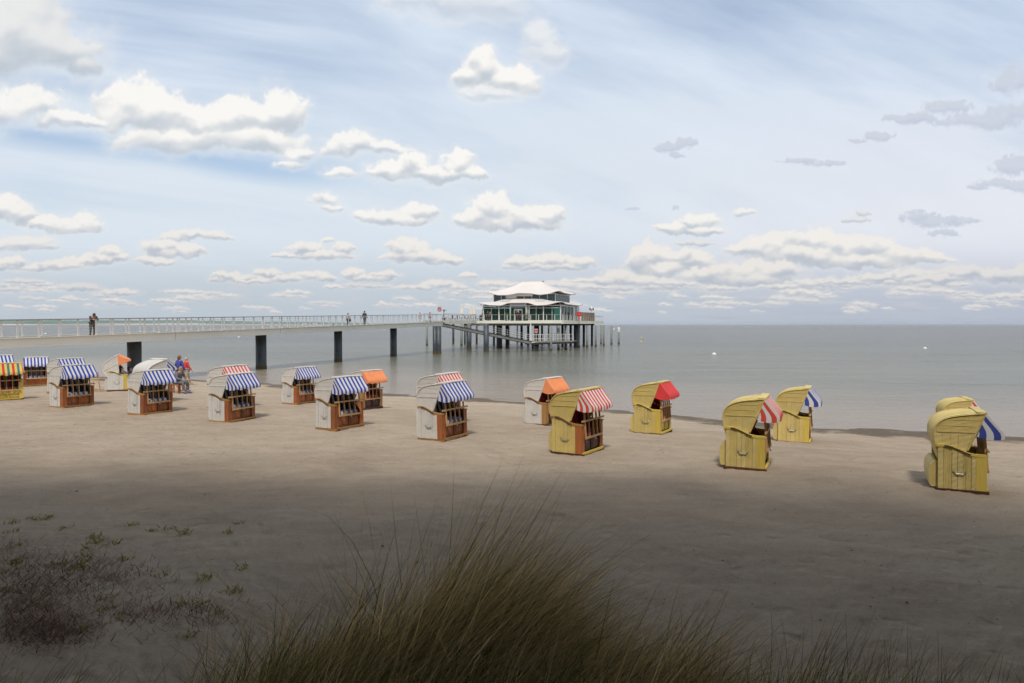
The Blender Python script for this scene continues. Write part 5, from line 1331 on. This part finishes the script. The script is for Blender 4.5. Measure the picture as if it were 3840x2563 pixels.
clump([(-1.15,3.05,.22,.18,.70,1.8),(-.8,2.7,.5,.18,.66,2),(.1,2.6,.6,.18,.62,2),(1.3,3.0,.3,.2,.62,1),(1.9,3.1,.3,.2,.55,.6),(2.3,2.9,.2,.2,.5,.4),(1.0,2.4,.5,.15,.5,1)],12000,.65,1.2,.40,'marram_grass','dark fringe of marram grass along the bottom edge',23,lean=.3)
clump([(-2.35,3.2,.16,.15,.55,1.4),(-2.0,3.1,.14,.12,.45,1),(-2.7,3.4,.12,.15,.6,.8),(-1.62,3.25,.10,.12,.42,.7)],620,.55,1.15,.12,'marram_grass','sparse green marram blades at the bottom left corner',24,lean=.22,width=.009)
clump([(-1.45,4.0,.05,.08,.55,1),(-1.30,3.75,.07,.1,.60,1.3),(-1.72,3.6,.05,.08,.4,.5)],420,.55,1.2,.2,'marram_grass','thin upright marram blades left of the tall tuft',25,lean=.18,width=.006)
# sea rocket, dead stalks on the sand at the left
def tufts():
    r=np.random.RandomState(31); n=46; t=[]
    for k in range(n):
        D=r.uniform(6.6,11.0); u=r.uniform(-20,560)*(1 if r.rand()<.8 else 1.1); x=(u-1174)/1566*D; t.append((x,D))
    t+= [(ray(380,0,10.4).x,10.4),(ray(345,0,10.3).x,10.3),(ray(520,0,10.2).x,10.2)]
    for k,(x,y) in enumerate(t):
        pass
    c=np.array(t); m=22; i=np.repeat(np.arange(len(c)),m); N_=len(i)
    x=c[i,0]+r.normal(0,.05,N_); y=c[i,1]+r.normal(0,.06,N_)
    az=r.uniform(-math.pi,math.pi,N_); g=np.array([.24,.22,.035])*r.uniform(.6,1.3,(N_,1))
    blades('beach_plants','small yellow green tufts scattered over the sand at the left',np.stack([x,y,ground_z(x,y)-.005],-1),r.uniform(.03,.10,N_),az,r.uniform(.5,1.3,N_),r.uniform(0,.6,N_),r.uniform(.014,.026,N_),g,seed=31,seg=4)
    # dead brown twigs
    P=[]
    for cu,cD,su,sD,n in ((60,7.6,70,.5,2300),(160,8.3,90,.5,1300),(20,9.0,60,.5,700),(330,7.4,90,.25,620),(240,8.6,60,.3,420),(420,7.2,80,.2,320),(90,6.9,70,.2,1500)):
        D=r.normal(cD,sD,n); u=r.normal(cu,su,n); P.append(np.stack([(u-1174)/1566*D,D],-1))
    P=np.concatenate(P); N_=len(P); col=np.array([.17,.085,.055])*r.uniform(.4,1.4,(N_,1))
    blades('dead_stalks','tangle of dead brown stalks on the sand at the left',np.stack([P[:,0],P[:,1],ground_z(P[:,0],P[:,1])-.004],-1),r.uniform(.04,.20,N_),r.uniform(-3.1,3.1,N_),r.uniform(.7,1.5,N_),r.uniform(-.8,.8,N_),r.uniform(.003,.009,N_),col,seed=32,seg=5)
tufts()
def debris():
    """crumbs of dried weed, shells and pebbles"""
    r=np.random.RandomState(41); n=1700; D=7+23*r.rand(n)**1.3; u=r.uniform(-60,2420,n); x=(u-1174)/1566*D; y=D; z=ground_z(x,y)
    s=r.uniform(.004,.013,n)*np.where(r.rand(n)<.03,1.9,1); base=np.array([[1,0,0],[0,1,0],[-1,0,0],[0,-1,0],[0,0,.7]]); a=r.uniform(0,6.28,n)
    rot=np.stack([np.cos(a),-np.sin(a),np.sin(a),np.cos(a)],-1).reshape(n,2,2); el=r.uniform(.4,1.6,(n,1,1))
    B=np.repeat(base[None],n,0)*s[:,None,None]; B[:,:,0:1]*=el; B[:,:,:2]=np.einsum('nij,nkj->nki',rot,B[:,:,:2]); V=B+np.stack([x,y,z],-1)[:,None,:]
    q=np.array([[0,1,4],[1,2,4],[2,3,4],[3,0,4]]); Q=(q[None]+(np.arange(n)*5)[:,None,None]).reshape(-1,3)
    c=np.where((r.rand(n)<.82)[:,None],np.array([.07,.05,.035]),np.array([.45,.40,.34]))*r.uniform(.5,1.3,(n,1))
    o=place('beach_debris',fastmesh('beach_debris',V.reshape(-1,3),Q,GRASS,False,np.repeat(c,5,0))); tag(o,kind='stuff'); o['label']='dark crumbs of dried weed and pebbles strewn over the sand'
debris()
# ---------------------------------------------------------------- trees and thickets added out of view to shade the foreground
def added_shade_wood():
    r=np.random.RandomState(51); BARK=simple('grey_brown_bark',(.14,.10,.07),.9,.3,4)
    def crown(seed,rx,rz,n):
        q=np.random.RandomState(seed); v=q.normal(size=(n,3)); v/=np.linalg.norm(v,axis=1)[:,None]; rad=q.rand(n)**.45*(1+.30*q.rand(n)**2)
        lump=1+.16*vnoise(v[:,0]*2.2+seed,v[:,1]*2.2+v[:,2]*1.7,seed); c=v*(rad*lump)[:,None]*np.array([rx,rx,rz])
        nrm=q.normal(size=(n,3)); nrm/=np.linalg.norm(nrm,axis=1)[:,None]; a=np.cross(nrm,[.3,.2,.9]); a/=np.linalg.norm(a,axis=1)[:,None]; b=np.cross(nrm,a); s=q.uniform(.16,.34,n)[:,None]
        V=np.stack([c-a*s,c-b*s*.6,c+a*s,c+b*s*.6],1).reshape(-1,3); Q=np.arange(n*4).reshape(n,4); col=np.repeat(np.array([.055,.085,.025])*q.uniform(.6,1.4,(n,1)),4,0)
        return fastmesh('crown',V,Q,LEAF,False,col)
    wide=[crown(s,8.2,3.6,12000) for s in(1,2)]; mid=crown(3,6.5,4.6,7000); low=crown(5,3.8,3.6,4500)
    tm=MB().tube([(0,0,-.5),(.1,.05,3),(-.1,.1,7),(.1,0,13)],[.42,.34,.25,.10],9)
    for k in range(11):
        a=k*2.4; z=4.5+k*.7; L=5.5-.2*k; tm.tube([(0,0,z),(math.cos(a)*L*.4,math.sin(a)*L*.4,z+1.6),(math.cos(a)*L,math.sin(a)*L,z+3.0)],[.15,.10,.03],6)
    tmesh=tm.mesh('trunk',BARK,True)
    T=[]
    for x in (-36,-28.5,-21,-14,-7,0,7,14,21,28.5,36): T.append((x+r.uniform(-.8,.8),-4.2 if x>5 else (-1.8 if abs(x)>5 else -1.6),12.2,wide[int(abs(x))%2]))
    for x in range(-32,33,8): T.append((x,-8+r.uniform(-1,1),11,mid))
    for x in range(-36,37,9): T.append((x,-17+r.uniform(-1,1),12.5,mid))
    for x,y in ((-19,5),(21,3),(-27,6),(29,3),(-14.5,1.5),(15.5,-.5)): T.append((x,y,10.5,mid))
    for i,(x,y,h,cm) in enumerate(T):  # unseen trees, put here to throw shade over the near sand
        g=gz(x,y); t=thing('added_shade_tree','broad leafy tree added unseen behind the viewer to shade the foreground','tree',(x,y,g),r.uniform(0,6.28),'trees added out of view to shade the foreground')
        place('trunk',tmesh,t); place('crown',cm,t,loc=(0,0,h-g),rot=(0,0,r.uniform(0,6.28)))
    S=[(x,-4.6+r.uniform(-.4,.4)) for x in range(-32,33,4)]+[(x*s,2.0) for x in(14.5,18.5,22.5,27) for s in(-1,1)]+[(x*s,6.5) for x in(18,22,27) for s in(-1,)]
    for x,y in ((-14,1),(14.5,.2),(-17,4),(19,2)):  # unseen tall thickets, added to cut sky light from the sides
        g=gz(x,y); t=thing('added_shade_thicket','dense leafy thicket added out of view to keep light off the foreground','bush',(x,y,g),r.uniform(0,6.28),'thickets added out of view to shade the foreground')
        place('crown',mid,t,loc=(0,0,5.2),scale=(.75,.75,1.05)); place('stem',MB().tube([(0,0,-.2),(.1,0,2.2),(0,.1,4.6)],[.14,.1,.04],6).mesh('stem',BARK),t)
    for i,(x,y) in enumerate(S):  # unseen low thickets, added to close off light behind and beside the camera
        g=gz(x,y); t=thing('added_shade_thicket','dense leafy thicket added out of view to keep light off the foreground','bush',(x,y,g),r.uniform(0,6.28),'thickets added out of view to shade the foreground')
        place('crown',low,t,loc=(0,0,2.6)); place('stem',MB().tube([(0,0,-.2),(.1,0,1.2),(0,.1,2.6)],[.09,.06,.02],6).mesh('stem',BARK),t)
added_shade_wood()
# ---------------------------------------------------------------- the air over the bay
def haze():
    m=bpy.data.materials.new('sea_haze'); m.use_nodes=True; N=m.node_tree.nodes; N.remove(N['Principled BSDF'])
    v=N.new('ShaderNodeVolumePrincipled'); v.inputs['Color'].default_value=(.86,.90,.95,1); v.inputs['Density'].default_value=.000055; v.inputs['Anisotropy'].default_value=.3
    m.node_tree.links.new(v.outputs[0],N['Material Output'].inputs['Volume'])
    o=MB().box((0,0,7.5),(25000,25000,29)).obj('haze',m); tag(o,kind='stuff'); o['label']='thin pale haze over the beach and the bay'
haze()
